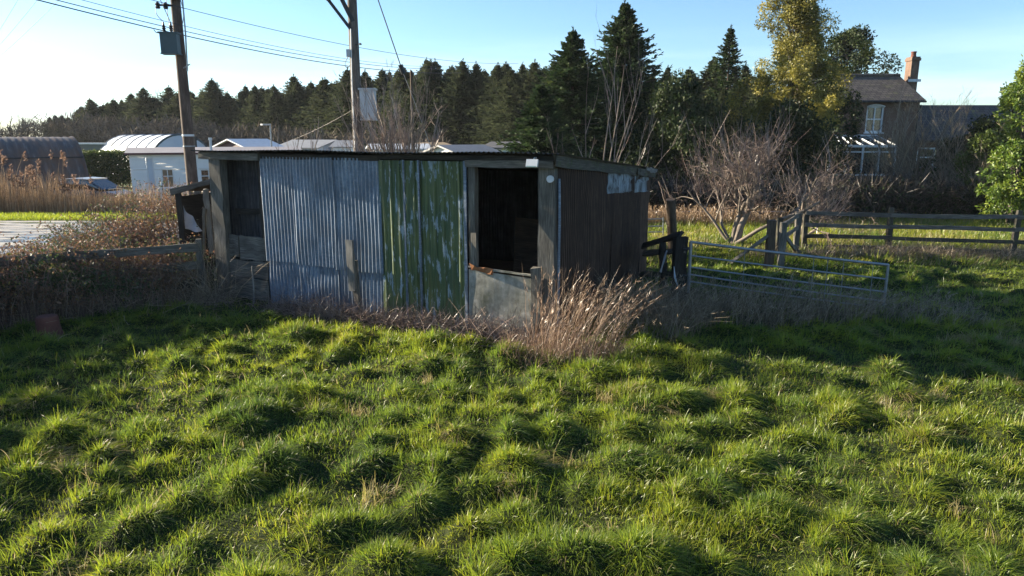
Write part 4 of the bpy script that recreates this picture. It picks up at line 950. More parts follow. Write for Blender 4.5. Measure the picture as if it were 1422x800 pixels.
for q in (-.15, .06):
    b = bc + np.array([q, .0, (bt[2] - bb[2]) / 2 + .02]); m = MB(); m.lathe(b, [(.0, 0), (.035, 0), (.035, .05), (.06, .06), (.035, .09), (.06, .12), (.035, .15), (.055, .18), (.03, .21), (.018, .30), (0, .30)], 12); m.build('bushing', M['black_metal'], trf)
m = MB(); m.tube([bc + [-.24, -.1, .28], bc + [-.34, -.1, .30], bc + [-.40, -.1, .38]], .012, 5); m.build('arcing_horn', M['black_metal'], trf)
zc = at(252, 9, pY)[2]
m = MB(); m.tube([[p1x, p1y - .1, zc], [p1x - .46, p1y - .25, zc + .0]], .03, 6); m.build('bracket', M['black_metal'], pole1)
for q in (.22, .42):
    m = MB(); m.lathe([p1x - q, p1y - .1 - q * .33, zc - .1], [(0, 0), (.05, .0), (.075, .04), (.05, .08), (.075, .12), (.05, .16), (.0, .2)], 12); m.build('insulator', M['black_metal'], pole1)
zx = at(262, 0, pY)[2] + .05
m = MB(); m.beam([p1x - .2, p1y - .2, zx], [p1x + .62, p1y - .25, zx], .12, .14, seg=1, jit=0); m.build('crossarm', M['black_metal'], pole1)
m = MB(); zl = at(264, 95, pY)[2]; m.tube([[p1x + .30, p1y - .2, zx], [p1x + .30, p1y - .2, (zx + zl) / 2], [p1x + .24, p1y - .17, zl - .1]], .022, 6); m.tube([[p1x + .1, p1y - .1, zl], [p1x + .34, p1y - .2, zl + .1]], .02, 6); m.build('conduit', M['gate_metal'], pole1)
m = MB()
for (a_, b_, sag) in (([p1x - .42, p1y - .25, zc + .0], bc + [-.15, 0, .62], .12), ([p1x - .75, p1y - .5, zc + 1.2], bc + [.06, 0, .6], -.05), ([p1x - .15, p1y - .15, zc + .9], [p1x - .12, p1y - .2, zc - 1.0], .05), ([p1x + .2, p1y - .15, zx], [p1x + .13, p1y - .14, zx - .95], -.10)):
    a_, b_ = np.array(a_, float), np.array(b_, float); t = np.linspace(0, 1, 9)[:, None]; m.tube(a_ + (b_ - a_) * t + np.array([-sag, 0, 0]) * np.sin(t * 3.14), .010, 4)
m.build('jumper_lead', M['wire'], pole1)

p2 = at(498, 206, 22.3); p2x, p2y = p2[0], p2[1]
pole2 = thing('utility_pole', 'grey wooden pole with a pale box on its side standing right behind the shed', 'utility pole', (p2x, p2y, 0))
m = MB(); m.tube([[p2x, p2y, -.3], [p2x, p2y, 3], [p2x, p2y, 6], [p2x, p2y, 10.2]], [.165, .16, .145, .125], 14); m.build('pole', M['pole_grey'], pole2, smooth=True)
a0 = at(456, 0, 22.1); a1 = at(489, 42, 22.2)
m = MB(); m.beam(a0, a1 + [-.02, 0, 0], .09, .09, seg=1, jit=0); m.build('brace', M['black_metal'], pole2)
a0b = at(470, -10, 22.1); m = MB(); m.beam(a0b, at(490, 30, 22.2) , .08, .12, seg=1, jit=0); m.build('brace', M['black_metal'], pole2)
m = MB(); m.beam(at(452, -3, 21.9), at(530, -24, 22.4), .14, .16, seg=1, jit=0); m.build('crossarm', M['black_metal'], pole2)
b0, b1 = at(502, 125, 22.2), at(521, 166, 22.2); m = MB(); bc2 = (b0 + b1) / 2
m.box(bc2, (.43, .40, b0[2] - b1[2])); m.box(bc2 + ZZ * ((b0[2] - b1[2]) / 2 + .02), (.50, .47, .05)); m.box(bc2 - ZZ * ((b0[2] - b1[2]) / 2 + .012), (.45, .42, .03)); bx = m.build('box', M['light_box'], pole2)
m = MB(); m.beam(bc2 + [-.03, -.207, -.40], bc2 + [-.03, -.207, .40], .018, .012, seg=1, jit=0); m.build('door_seam', M['gate_metal'], bx)
q0 = at(484, 74, 22.1); m = MB(); m.box(q0, (.11, .12, .22)); m.build('junction_box', M['light_box'], pole2)
m = MB(); m.tube([at(484, 78, 22.0), at(480, 85, 22.0), at(479, 92, 22), at(483, 95, 22), at(486, 90, 22.0)], .010, 4); m.build('lead', M['wire'], pole2)
m = MB(); m.tube([at(500, 62, 22.0), at(501, 60, 22.0)], .04, 6); m.tube([at(493, 62, 22.2), at(501, 62, 22.0)], .012, 5); m.build('hook', M['black_metal'], pole2)
m = MB(); m.tube([at(487, 40, 22.1), at(489, 120, 22.1), at(493, 205, 22.1)], .018, 5); m.build('cable_run', M['white_metal'], pole2)
q = at(571, 98, 31); tp = MB(); tp.tube([[q[0], q[1], -.2], [q[0], q[1], 3], q], [.075, .07, .055], 8); tag(tp.build('thin_pole', M['wood_brown'], smooth=True), 'thin bare brown pole rising from the pink shrub', 'pole')

# ------------------------------------------------------------------ wires
def wire(label, a_, b_, sag, rad=.012, group='overhead wires', name='overhead_wire', ext=0.0):
    a_, b_ = np.array(a_, float), np.array(b_, float); d = b_ - a_; t = np.linspace(-ext, 1, 40)[:, None]
    P = a_ + d * t; P[:, 2] -= sag * 4 * (t * (1 - t))[:, 0]
    m = MB(); m.tube(P, rad, 5); o = m.build(name, M['wire'], smooth=True); tag(o, label, 'wire', group); return o
# low bundle running past both poles to the trees on the right
far = lambda px, py: at(px, py, 46)
near = lambda px, py: at(px, py, 18.6)
wire('lowest thick wire sagging from upper left past both poles', near(52, 0), far(640, 101), .55, .016, ext=.5)
wire('second of the low wires, just above the thick lowest one', near(78, 0), far(644, 95), .55, .012, ext=.5)
wire('third low wire, thin, above the pair of thicker ones', near(110, -1), far(648, 92), .55, .008, ext=.5)
wire('high thin wire from the crossarm of the brown pole to the right', near(180, -8), far(720, 88), .5, .009, ext=.5)
top = lambda o: np.array([p1x + o, p1y, 10.2])
for lb, y0, o in (('topmost of three faint wires at the upper left', 41, -.5), ('middle of three faint wires at the upper left', 62, 0), ('lowest of three faint wires at the upper left', 78, .5)):
    wire(lb, at(0, y0, 34) , top(o) + [0, 0, 2.6 if o < 0 else 1.2 if o == 0 else .3], .2, .007, group='faint wires at upper left', ext=.5)
g0_, g1_ = at(519, -18, 22.4), at(556, 90, 22.8); gd = g1_ - g0_
gw = thing('guy_wire', 'steep stay wire with a dark insulator in the middle beside the grey pole', 'wire', g1_)
m = MB(); m.tube([np.array([p2x, p2y, 9.6]), g0_, g1_], .017, 5); m.build('upper_wire', M['wire'], gw)
m = MB(); m.tube([g1_, g1_ + gd * .12], [.075, .07], 8); m.build('insulator', M['black_metal'], gw)
m = MB(); m.tube([g1_ + gd * .12, at(575, 140, 23.2), at(640, 320, 24)], .010, 5); m.build('lower_wire', M['gate_metal'], gw)
w_ = wire('yellowish rope line slanting down left from the grey pole', at(491, 152, 22.1), at(408, 194, 24), .04, .006, None, 'rope_line'); w_.data.materials[0] = M['twig_pale']
# ------------------------------------------------------------------ trees
tr_ = np.random.default_rng(61)
# row of planted conifers, four shapes copied along the belt
protos = []
for i in range(5):
    r = np.random.default_rng(100 + i); fo, tk = conifer(r, 10.0, 4.6 + .3 * (i % 3), 1250, 16, .46, .085, low=.01, tdroop=.22, shape=.72, trunk_r=.16)
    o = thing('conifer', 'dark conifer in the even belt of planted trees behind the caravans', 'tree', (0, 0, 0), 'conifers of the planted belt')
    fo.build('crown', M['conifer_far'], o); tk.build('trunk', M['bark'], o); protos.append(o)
used = set()
def place(px, ptop, Y, k):
    q = at(px, ptop, Y); z0 = hz(q[0], Y); h = q[2] - z0
    o = protos[k] if k not in used else copy_tree(protos[k]); used.add(k)
    o.location = (q[0], Y, z0); s = h / 10.0; w = s * tr_.uniform(.8, 1.4); o.scale = (w, w * tr_.uniform(.85, 1.15), s); o.rotation_euler = (tr_.normal(0, .03), tr_.normal(0, .035), tr_.uniform(0, 6.28)); return o
tops = [(62, 158), (150, 142), (175, 133), (215, 132), (300, 126), (380, 117), (450, 112), (500, 100), (545, 95), (600, 92), (660, 87), (715, 88), (760, 86)]
px = 130.0; i = 0
while px < 775:
    Y = np.interp(px, [130, 420, 760], [96, 78, 55]); yt = np.interp(px, [t[0] for t in tops], [t[1] for t in tops])
    o = place(px + tr_.normal(0, 3), yt + tr_.normal(0, 5.5) + (5 if i % 2 else -2), Y + (4 if i % 2 else -2) + tr_.uniform(-2, 2), i % 5)
    px += np.interp(px, [130, 420, 760], [8, 10, 13]) * tr_.uniform(.6, 1.4); i += 1
px = 150.0
while px < 790:
    o = place(px, np.interp(px, [t[0] for t in tops], [t[1] for t in tops]) + 7 + tr_.normal(0, 3), np.interp(px, [130, 420, 790], [103, 86, 63]), int(px) % 5)
    px += np.interp(px, [130, 420, 760], [9, 11, 14]) * tr_.uniform(.7, 1.3)
px = 66.0
while px < 150:
    o = place(px, np.interp(px, [60, 105, 150], [160, 158, 146]) + tr_.normal(0, 3), 98 + tr_.uniform(-3, 3), int(px) % 5); o['label'] = 'low far-off conifer at the left end of the tree belt'; o['group'] = 'low conifers at the left end'
    px += 11
# darker, taller belt trees right of the big firs
for px, yt, Y in ((905, 105, 47), (930, 92, 52), (958, 96, 50), (985, 84, 50), (1042, 92, 47), (1066, 96, 45), (1005, 120, 42), (950, 130, 40), (915, 150, 38), (1085, 120, 41), (1130, 110, 47), (1160, 105, 50), (880, 120, 50)):
    o = place(px, yt + tr_.normal(0, 2), Y, int(px) % 5); o['label'] = 'dark conifer among the close group right of the tall fir'; o['group'] = 'conifers right of the tall fir'
# the standout firs
def big(label, px, ptop, Y, rad, nb, ns, sl, seed, **kw):
    r = np.random.default_rng(seed); q = at(px, ptop, Y); fo, tk = conifer(r, q[2], rad, nb, ns, sl, .07, **kw)
    o = thing('fir_tree', label, 'tree', (0, 0, 0)); fo.build('crown', M['conifer'], o); tk.build('trunk', M['bark'], o); o.location = (q[0], Y, 0); return o
big('tallest dark fir tree standing behind the right part of the shed', 868, 3, 35, 4.4, 1400, 42, .33, 201, shape=.72, tdroop=.26, trunk_r=.2, limbs=60)
big('smaller dark fir with a thin pointed top left of the tallest fir', 796, 42, 33, 3.9, 1100, 38, .32, 202, shape=.85, tdroop=.26, trunk_r=.16, limbs=50)
big('low broad spruce with sunlit green boughs just behind the shed roof', 752, 118, 29, 2.6, 560, 40, .34, 203, shape=.55, tdroop=.3, trunk_r=.13, limbs=40)
big('slender open fir with a clear spire right of the tallest fir', 1015, 38, 48, 3.4, 520, 30, .42, 204, shape=.95, tdroop=.22, trunk_r=.18, limbs=60)
# dead birch stem
q = at(923, 112, 33); m = MB(); m.tube([[q[0] - .1, 33, 0], [q[0] - .05, 33, 4], q], [.11, .09, .05], 8)
tag(m.build('dead_trunk', M['bark_pale'], smooth=True), 'bare white birch stem standing among the dark conifers', 'tree')

# bare trees
def bare(name, label, base, stems, maxlv, mat, cat='tree', seed=1, thin=1.0, twig_from=2, group=None, shoots=None, thick=1.0, **kw):
    r = np.random.default_rng(seed); out = []
    for (d, L, rad) in stems: grow(r, np.array(base, float) + r.normal(0, .04, 3) * [1, 1, 0] - ZZ * .05, d, L, rad * thin, 0, maxlv, out, **kw)
    if shoots:
        src = [q for q in out if q[2] in (1, 2, 3)]
        for _ in range(shoots[0]):
            P, rr_, lv = src[r.integers(len(src))]; i = r.integers(1, len(P)); p = P[i]; d = nrm(np.array([r.normal(0, .34), r.normal(0, .28), 1.0]) + .5 * nrm(P[-1] - P[0])); l_ = r.uniform(shoots[1], shoots[2]); t = np.linspace(0, 1, 5)[:, None]
            out.append((p + d * l_ * t + np.cumsum(r.normal(0, .012, (5, 3)), 0), np.linspace(.007, .003, 5), 9))
    a, b = MB(), MB()
    for P, rr_, lv in out: (a if lv < twig_from else b).tube(P, rr_ if lv < twig_from else rr_ * thick, 6 if lv < twig_from else 3, tint=float(np.clip(r.normal(.5, .25), 0, 1)), cap=False)
    o = thing(name, label, cat, base, group); a.build('trunk', M['bark_pale'] if mat != 'twig_haze' else M['bark'], o, smooth=True)
    if b.V: b.build('crown', M[mat], o)
    return o
bs = at(1018, 342, 19.9); bs[2] = hz(bs[0], bs[1])
bare('apple_tree', 'bare old apple tree with pale leaning trunk and red-brown twigs beyond the gate', bs, [((.30, 0, 1), 1.7, .13), ((-.1, .1, 1), 1.9, .085), ((-.75, -.1, .8), 2.1, .05), ((.9, -.25, .55), 2.6, .07), ((.5, .3, .8), 2.3, .08), ((-.5, .3, .9), 2.2, .05)], 4, 'twig_red', seed=308, shoots=(480, .35, 1.1), spread=1.0, up=.10, nch=(4, 6), ratio=.68, wander=.20, tip=.45)
bs = at(1040, 342, 20.8); bs[2] = hz(bs[0], bs[1])
bare('bare_shrub', 'low spreading bare shrub right of the apple tree trunk above the fence corner', at(1110, 335, 21.0) * [1, 1, 0], [((.9, -.1, .5), 2.2, .05), ((-.6, 0, 1), 1.6, .045), ((.2, .2, 1), 1.5, .05), ((1, .1, .22), 2.6, .045), ((-.9, -.2, .4), 1.6, .03)], 4, 'twig_red', 'shrub', seed=309, shoots=(180, .3, .8), spread=1.0, up=.05, nch=(4, 6), ratio=.68, wander=.22)
b_ = at(828, 260, 19.5); b_[2] = 0
bare('bare_tree', 'young many-stemmed bare tree with pale stems against the dark firs', b_, [((-.03, 0, 1), 5.4, .036), ((.05, .05, 1), 5.0, .034), ((.26, 0, 1), 4.5, .028), ((-.20, .1, 1), 4.2, .028), ((.48, 0, 1), 4.0, .024), ((-.50, 0, 1), 3.6, .022), ((.14, -.1, 1), 4.8, .028), ((.70, .1, 1), 3.7, .022)], 2, 'twig_pale', seed=311, twig_from=1, spread=.45, up=.30, nch=(4, 6), ratio=.34, wander=.045, segs=8, thick=1.25, tip=.15)
b_ = at(560, 260, 20.5); b_[2] = 0
sd_r = np.random.default_rng(7)
bare('bare_shrub', 'dense pinkish bare shrub right of the grey pole behind the shed roof', b_, [((sd_r.normal(0, .33), sd_r.normal(0, .25), 1), sd_r.uniform(2.6, 4.1), .03) for _ in range(30)], 3, 'twig_pale', 'shrub', seed=313, twig_from=1, spread=.5, up=.28, nch=(4, 6), ratio=.42, wander=.06, thick=1.6)
b_ = at(425, 262, 20.5); b_[2] = 0
bare('bare_shrub', 'thin sparse twiggy shrub showing over the shed roof left of the grey pole', b_, [((sd_r.normal(0, .42), sd_r.normal(0, .25), 1), sd_r.uniform(2.3, 3.5), .022) for _ in range(17)], 2, 'twig_pale', 'shrub', seed=314, thick=1.6, twig_from=1, spread=.5, up=.25, nch=(3, 5), ratio=.35, wander=.07)
# bushes before the house
for px, Y, hh, sd2, lb in ((1262, 30, 5.2, 321, 'tall bare bush in front of the house wall, directly under the chimney'), (1312, 29, 5.0, 322, 'tall bare bush in front of the low house wing'), (1222, 32, 3.6, 323, 'low bare bush below the conservatory'), (1345, 27, 3.4, 324, 'bare bush beside the bright green laurel')):
    b_ = at(px, 300, Y); b_[2] = 0; r_ = np.random.default_rng(sd2)
    bare('bare_bush', lb, b_, [((r_.normal(0, .38), r_.normal(0, .3), 1), hh * r_.uniform(.42, .78), .030) for _ in range(18)], 3, 'twig_tan', 'bush', seed=sd2, thick=1.45, twig_from=1, spread=.55, up=.22, nch=(4, 6), ratio=.5, wander=.09)
# far round bare tree, tips over the belt
hz_proto = None
for px, yt, Y, sc_ in ((14, 149, 110, 1.0), (205, 118, 104, .95), (232, 116, 104, 1.0), (258, 119, 104, .9), (290, 121, 104, .9), (322, 122, 102, .85), (128, 146, 104, .8), (88, 150, 106, .8)):
    q = at(px, yt, Y); z0 = hz(q[0], Y)
    if hz_proto is None:
        o = hz_proto = bare('bare_tree', '', (0, 0, 0), [((0, 0, 1), 4.5, .22), ((.2, .1, 1), 4.2, .16), ((-.25, -.1, 1), 4.2, .16), ((.5, -.2, .9), 3.8, .12), ((-.5, .2, .9), 3.8, .12)], 4, 'twig_haze', seed=331, spread=.55, up=.25, nch=(4, 5), ratio=.62, tip=.4)
        top_z = max(max(v.co.z for v in c.data.vertices) for c in o.children)
    else: o = copy_tree(hz_proto)
    o.location = (q[0], Y, z0); s = (q[2] - z0) / top_z; o.scale = (s, s, s) if px < 100 else (s * .5, s * .5, s); o.rotation_euler = (0, 0, tr_.uniform(0, 6.28))
    if px < 50: o['label'] = 'round bare tree on the horizon at the far left edge'
    else: o['label'] = 'far bare tree with fine twigs showing above the conifer belt'; o['group'] = 'bare tree tops over the belt'
# brown scrub along the foot of the belt
r = np.random.default_rng(71); m = MB(); n = 26000
px_ = r.uniform(-90, 620, n); Y = np.interp(px_, [-90, 350, 620], [88, 72, 58]) + r.normal(0, 2.5, n); X = (px_ - 711) / 978 * (Y * .978 + .63)
z = Hgt(X, Y); hh = (2.2 + 1.9 * vnoise(X, Y, 5, 72)) * np.interp(px_, [-90, 60, 200, 350, 620], [1.9, 1.8, 1.9, 1.3, 1.0]); f = r.random(n) ** .7
B = np.stack([X, Y, z + hh * f * .9], -1); D = unit(n, r) * .8 + np.array([0, 0, .75]); D /= np.linalg.norm(D, axis=1)[:, None]
m.diamonds(B, D, perp(D, r), r.uniform(.5, 1.3, n), .085, np.clip(.3 + .5 * f + r.normal(0, .15, n), 0, 1))
tag(m.build('scrub', M['twig_haze']), 'brown leafless scrub along the foot of the far tree belt', 'scrub', None, 'stuff')

# golden evergreen
r = np.random.default_rng(81); gY = 33.0; q = at(1105, 0, gY); gx_ = q[0]
gt = thing('evergreen_tree', 'tall golden-leaved evergreen tree lit from the left before the house', 'tree', (gx_, gY, 0))
cen, rad = [], []
prof = [(2.7, 1.2), (3.6, 2.4), (4.6, 2.9), (5.6, 2.8), (6.6, 2.3), (7.6, 1.8), (8.6, 1.25), (9.7, .6)]
for _ in range(200):
    z = r.uniform(2.6, 9.9); R_ = np.interp(z, [p[0] for p in prof], [p[1] for p in prof]); a = r.uniform(0, 6.283); q_ = R_ * (.35 + .65 * r.random() ** .5) * (.75 + .4 * math.sin(a * 3 + z * 1.3))
    cen.append([gx_ + .15 * math.sin(z) + .55 * float(ss(4.5, 6.2, z) * ss(8.8, 7, z)) + math.cos(a) * q_, gY + math.sin(a) * q_, z]); rad.append(r.uniform(.26, .58))
m = MB(); clump_leaves(m, r, np.array(cen), np.array(rad), 300, .115, .055, shell=.2); m.build('crown', M['gold_leaf'], gt)
m = MB(); m.tube([[gx_, gY, -.2], [gx_ + .1, gY, 3], [gx_ + .2, gY, 6.5], [gx_, gY, 9.2]], [.22, .17, .09, .02], 8)
for c in cen[::4]: m.tube([[gx_ + .12, gY, max(c[2] - 1.3, 1.5)], [(c[0] + gx_) / 2, (c[1] + gY) / 2, c[2] - .5], c], [.05, .035, .012], 4, cap=False)
m.build('trunk', M['bark'], gt)
def leafy(name, label, profile, px, Y, n_c, cr, n_l, L, W, mat, seed, cat='tree', trunk=.18, sq=1.0, cat_group=None, zlow=0):
    r = np.random.default_rng(seed); q = at(px, 200, Y); x0 = q[0]; o = thing(name, label, cat, (x0, Y, 0)); cen, rad = [], []
    zs = [p[0] for p in profile]
    for _ in range(n_c):
        z = r.uniform(zs[0], zs[-1]); R_ = np.interp(z, zs, [p[1] for p in profile]); a = r.uniform(0, 6.283); qq = R_ * (.2 + .8 * r.random() ** .5) * (.8 + .3 * math.sin(a * 3 + z * 1.7 + seed))
        cen.append([x0 + math.cos(a) * qq, Y + math.sin(a) * qq * sq, z]); rad.append(r.uniform(*cr))
    m = MB(); clump_leaves(m, r, np.array(cen), np.array(rad), n_l, L, W, shell=.3); m.build('crown', M[mat], o)
    m = MB(); m.tube([[x0, Y, -.2], [x0, Y, zs[-1] * .5], [x0, Y, zs[-1] * .9]], [trunk, trunk * .6, .02], 7)
    for c in cen[::5]: m.tube([[x0, Y, max(c[2] * .5, .2)], [(c[0] + x0) / 2, (c[1] + Y) / 2, c[2] * .75], c], [.045, .03, .01], 4, cap=False)
    m.build('trunk', M['bark'], o); return o
leafy('evergreen_tree', 'dark round-topped tree rising behind the left end of the house roof', [(3, 2.2), (5, 2.9), (7, 2.8), (8.4, 1.9), (9.2, .5)], 1166, 46, 150, (.35, .65), 170, .18, .10, 'ivy_dark', 401)
leafy('evergreen_tree', 'short dark ivy-covered tree against the left end of the house wall', [(.5, 1.3), (2.5, 1.6), (4.2, 1.5), (5.2, 1.0), (5.7, .3)], 1146, 36, 80, (.3, .6), 170, .15, .085, 'ivy_dark', 411)
leafy('ivy_bush', 'big dark bush low against the house beneath the golden tree', [(.2, 2.4), (1.8, 2.4), (3.2, 1.9), (4.2, .6)], 1095, 30, 80, (.35, .6), 170, .14, .09, 'ivy_dark', 402, 'bush')
leafy('ivy_bush', 'dark evergreen bush behind the far field gate right of the shed', [(.2, 3.2), (2, 3.0), (3.8, 2.2), (5.2, .7)], 945, 31, 120, (.4, .7), 160, .15, .09, 'ivy_dark', 403, 'bush')
leafy('laurel_bush', 'bright yellow-green laurel bush at the right edge of the picture', [(1.6, 1.2), (2.8, 1.45), (4.0, 1.35), (5.0, .9), (5.7, .3)], 1418, 28, 105, (.16, .44), 130, .15, .065, 'laurel', 404, 'bush')
leafy('laurel_bush', 'low light green bush at the right edge behind the fence rail', [(.4, .95), (1.4, 1.05), (2.3, .7), (2.7, .3)], 1420, 24, 60, (.15, .38), 120, .13, .065, 'laurel', 405, 'bush')
leafy('laurel_bush', 'glossy mid-green bush low between the bare bushes and the bright laurel', [(.2, 1.5), (1.2, 1.6), (2.2, 1.1), (2.9, .4)], 1372, 27, 70, (.18, .42), 120, .13, .065, 'hedge', 416, 'bush')
leafy('ivy_bush', 'dark green bush right of the bare bushes beneath the laurel', [(.2, 2.2), (1.5, 2.2), (2.6, 1.6), (3.4, .5)], 1365, 29.5, 90, (.3, .55), 170, .15, .09, 'ivy_dark', 406, 'bush')
# dark undergrowth behind the pasture
r = np.random.default_rng(91); m = MB(); n = 26000; x = r.uniform(4.5, 24, n); y = 25.6 + r.uniform(0, 2.6, n) + (vnoise(x, x * 0, 2.5, 92) - .5) * 1.2; f = r.random(n)
h_ = np.interp(x, [4.5, 8, 12, 16, 24], [1.3, 1.4, 1.4, 1.25, 1.1]) * (.7 + .6 * vnoise(x, y, 1.5, 93)); B = np.stack([x, y, h_ * f * .9], -1); D = unit(n, r) + np.array([.1, 0, .5]); D /= np.linalg.norm(D, axis=1)[:, None]
m.diamonds(B, D, perp(D, r), r.uniform(.3, .9, n), .022, np.clip(r.normal(.45, .25, n), 0, 1)); nl = 14000
i = r.integers(0, n, nl); D = unit(nl, r); m.diamonds(B[i] + r.normal(0, .1, (nl, 3)), D, perp(D, r), r.uniform(.08, .2, nl), .08, np.clip(r.normal(.4, .2, nl), 0, 1), mat=1)
tag(m.build('undergrowth', [M['twig_dark'], M['ivy_dark']]), 'dark tangled undergrowth along the back of the pasture', 'undergrowth', None, 'stuff')

# ------------------------------------------------------------------ the house
hs = thing('brick_house', 'old brick house with a tiled roof, tall chimney and white conservatory behind bare bushes', 'house', at(1240, 270, 39))
HY = 39.0; hx0, hx1 = at(1128, 200, HY)[0], at(1271, 200, HY)[0]; ze = at(1250, 138, HY)[2]; zr = at(1250, 108, HY + 2.6)[2]
hp0 = np.array([hx0, HY, 0]); hd = np.array([1.0, 0, 0]); hn = np.array([0, -1.0, 0]); HD = 5.2
X = lambda px, Y=HY: at(px, 200, Y)[0] - hx0
Zp = lambda py, Y=HY: at(1240, py, Y)[2]
hol = [(X(1199), X(1223), Zp(184), Zp(147)), (X(1160), X(1232), Zp(240), Zp(196))]
m = MB(); siding(m, [hx0, HY, 0], [hx1, HY, 0], 0, ze, 99, hol); siding(m, [hx1, HY, 0], [hx1, HY + HD, 0], 0, ze, 99); siding(m, [hx0, HY + HD, 0], [hx0, HY, 0], 0, ze, 99); siding(m, [hx1, HY + HD, 0], [hx0, HY + HD, 0], 0, ze, 99)
for x in (hx0, hx1): m.add(np.array([[x, HY, ze], [x, HY + HD, ze], [x, HY + HD / 2, zr]]), [0, 1, 2], [[[0, ze], [HD, ze], [HD / 2, zr]]])
for h in hol[:1]:
    for a_, b_ in (((h[0], h[2]), (h[0], h[3])), ((h[1], h[2]), (h[1], h[3])), ((h[0], h[3]), (h[1], h[3]))):
        V = np.array([[hx0 + a_[0], HY, a_[1]], [hx0 + b_[0], HY, b_[1]], [hx0 + b_[0], HY + .2, b_[1]], [hx0 + a_[0], HY + .2, a_[1]]]); m.add(V, [0, 1, 2, 3])
m.build('wall', M['brick'], hs)
def roof_slab(mb, x0, x1, y0, z0, y1, z1, th=.10):
    V = np.array([[x0, y0, z0], [x1, y0, z0], [x1, y1, z1], [x0, y1, z1]], float); L = math.hypot(y1 - y0, z1 - z0)
    mb.add(np.concatenate([V, V - ZZ * th]), [[0, 1, 2, 3], [7, 6, 5, 4], [0, 4, 5, 1], [1, 5, 6, 2], [2, 6, 7, 3], [3, 7, 4, 0]], np.array([[[0, 0], [x1 - x0, 0], [x1 - x0, L], [0, L]]] * 6))
m = MB(); sl = (zr - ze) / (HD / 2); roof_slab(m, hx0 - .2, hx1 + .12, HY - .3, ze - .3 * sl + .1, HY + HD / 2, zr + .1); roof_slab(m, hx0 - .2, hx1 + .12, HY + HD + .3, ze - .3 * sl + .1, HY + HD / 2, zr + .1)
m.tube([[hx0 - .2, HY + HD / 2, zr + .12], [hx1 + .12, HY + HD / 2, zr + .12]], .10, 8); roof = m.build('roof', M['slate'], hs)
m = MB(); m.tube([[hx0 - .2, HY - .36, ze - .3 * sl + .02], [hx1 + .12, HY - .36, ze - .3 * sl + .02]], .05, 8); m.tube([[hx1 - .1, HY - .3, ze - .3], [hx1 - .1, HY - .1, ze - .7], [hx1 - .1, HY - .08, 0]], .04, 6); m.build('gutter', M['black_metal'], hs)
cx = at(1266, 100, HY + 2.6)[0]; cz0, cz1 = at(1266, 112, HY + 2.6)[2], at(1266, 82, HY + 2.6)[2]; cw = .44
m = MB(); m.box((cx, HY + HD / 2, (cz0 - .6 + cz1) / 2), (cw, .62, cz1 - cz0 + .6)); m.box((cx, HY + HD / 2, cz1 - .05), (cw + .09, .72, .14)); m.box((cx, HY + HD / 2, cz1 + .06), (cw + .03, .65, .08)); ch = m.build('chimney', M['brick'], roof)
m = MB(); m.lathe((cx, HY + HD / 2, cz1 + .10), [(.16, 0), (.14, .05), (.125, .22), (.15, .25), (.15, .30), (.10, .30), (.10, .1)], 14); m.build('chimney_pot', M['terracotta'], hs, smooth=True)
m = MB(); m.beam([cx - .36, HY + HD / 2 - .42, zr - .18], [cx + .34, HY + HD / 2 - .42, zr - .18], .05, .14, side=hn, seg=1, jit=0); m.build('flashing', M['white_metal'], hs)
w = window(hs, hp0, hd, hn, *hol[0], M['white'], M['glass_dark'], (.5,), (.5,), .09, rec=-.08)
m = MB(); h = hol[0]; a_ = np.linspace(0, 1, 9); m.tube([[hx0 + h[0] + (h[1] - h[0]) * t, HY - .02, h[3] - .05 + .10 * math.sin(t * 3.14)] for t in a_], .05, 5); m.build('arched_head', M['white'], w)
# conservatory
cY = HY - 2.2; cx0, cx1 = at(1152, 215, cY)[0], at(1243, 215, cY)[0]; cz = lambda py: at(1200, py, cY)[2]
cons = MB(); zs0, zs1, zt1 = cz(243), cz(211), cz(203)
dwarf = MB(); dwarf.beam([cx0, cY + .05, zs0 / 2 - .05], [cx1, cY + .05, zs0 / 2 - .05], .18, zs0 - .02, side=[0, 1, 0], seg=1, jit=0); dwarf.build('dwarf_wall', M['brick'], hs)
for t in np.linspace(0, 1, 5): x = cx0 + (cx1 - cx0) * t; cons.beam([x, cY, zs0], [x, cY, zt1], .09, .09, seg=1, jit=0)
for z, hh in ((zs0, .10), (zs1, .07), (zt1, .12)): cons.beam([cx0 - .05, cY - .012, z], [cx1 + .05, cY - .012, z], .10, hh, side=[0, 1, 0], seg=1, jit=0)
zt2 = cz(188)
for t in np.linspace(0, 1, 7): x = cx0 + (cx1 - cx0) * t; x2 = x + (.9 * (1 - t * 2) if t < .5 else 0); cons.beam([x, cY, zt1 + .05], [x2, HY - .1, zt2], .03, .05, seg=1, jit=0)
cons.beam([cx0 + .9, HY - .1, zt2], [cx1, HY - .1, zt2], .06, .08, seg=1, jit=0)
for x in (cx0, cx1): cons.beam([x, cY + .05, zs0], [x, HY, zs0], .08, .08, seg=1, jit=0); cons.beam([x, cY + .05, zt1], [x, HY, zt1], .08, .08, seg=1, jit=0)
cv2 = cons.build('conservatory', M['white_metal'], hs)
m = MB(); m.add(np.array([[cx0, cY + .03, zs0], [cx1, cY + .03, zs0], [cx1, cY + .03, zt1], [cx0, cY + .03, zt1]]), [0, 1, 2, 3]); m.add(np.array([[cx0, cY + .02, zt1 + .03], [cx1, cY + .02, zt1 + .03], [cx1, HY - .12, zt2 - .02], [cx0 + .9, HY - .12, zt2 - .02]]), [0, 1, 2, 3]); m.add(np.array([[cx1, cY + .03, zs0], [cx1, HY, zs0], [cx1, HY, zt1], [cx1, cY + .03, zt1]]), [0, 1, 2, 3])
m.add(np.array([[cx0, cY + .03, zs0], [cx0, HY, zs0], [cx0, HY, zt1], [cx0, cY + .03, zt1]]), [3, 2, 1, 0]); m.build('glazing', M['glass_dark'], cv2)
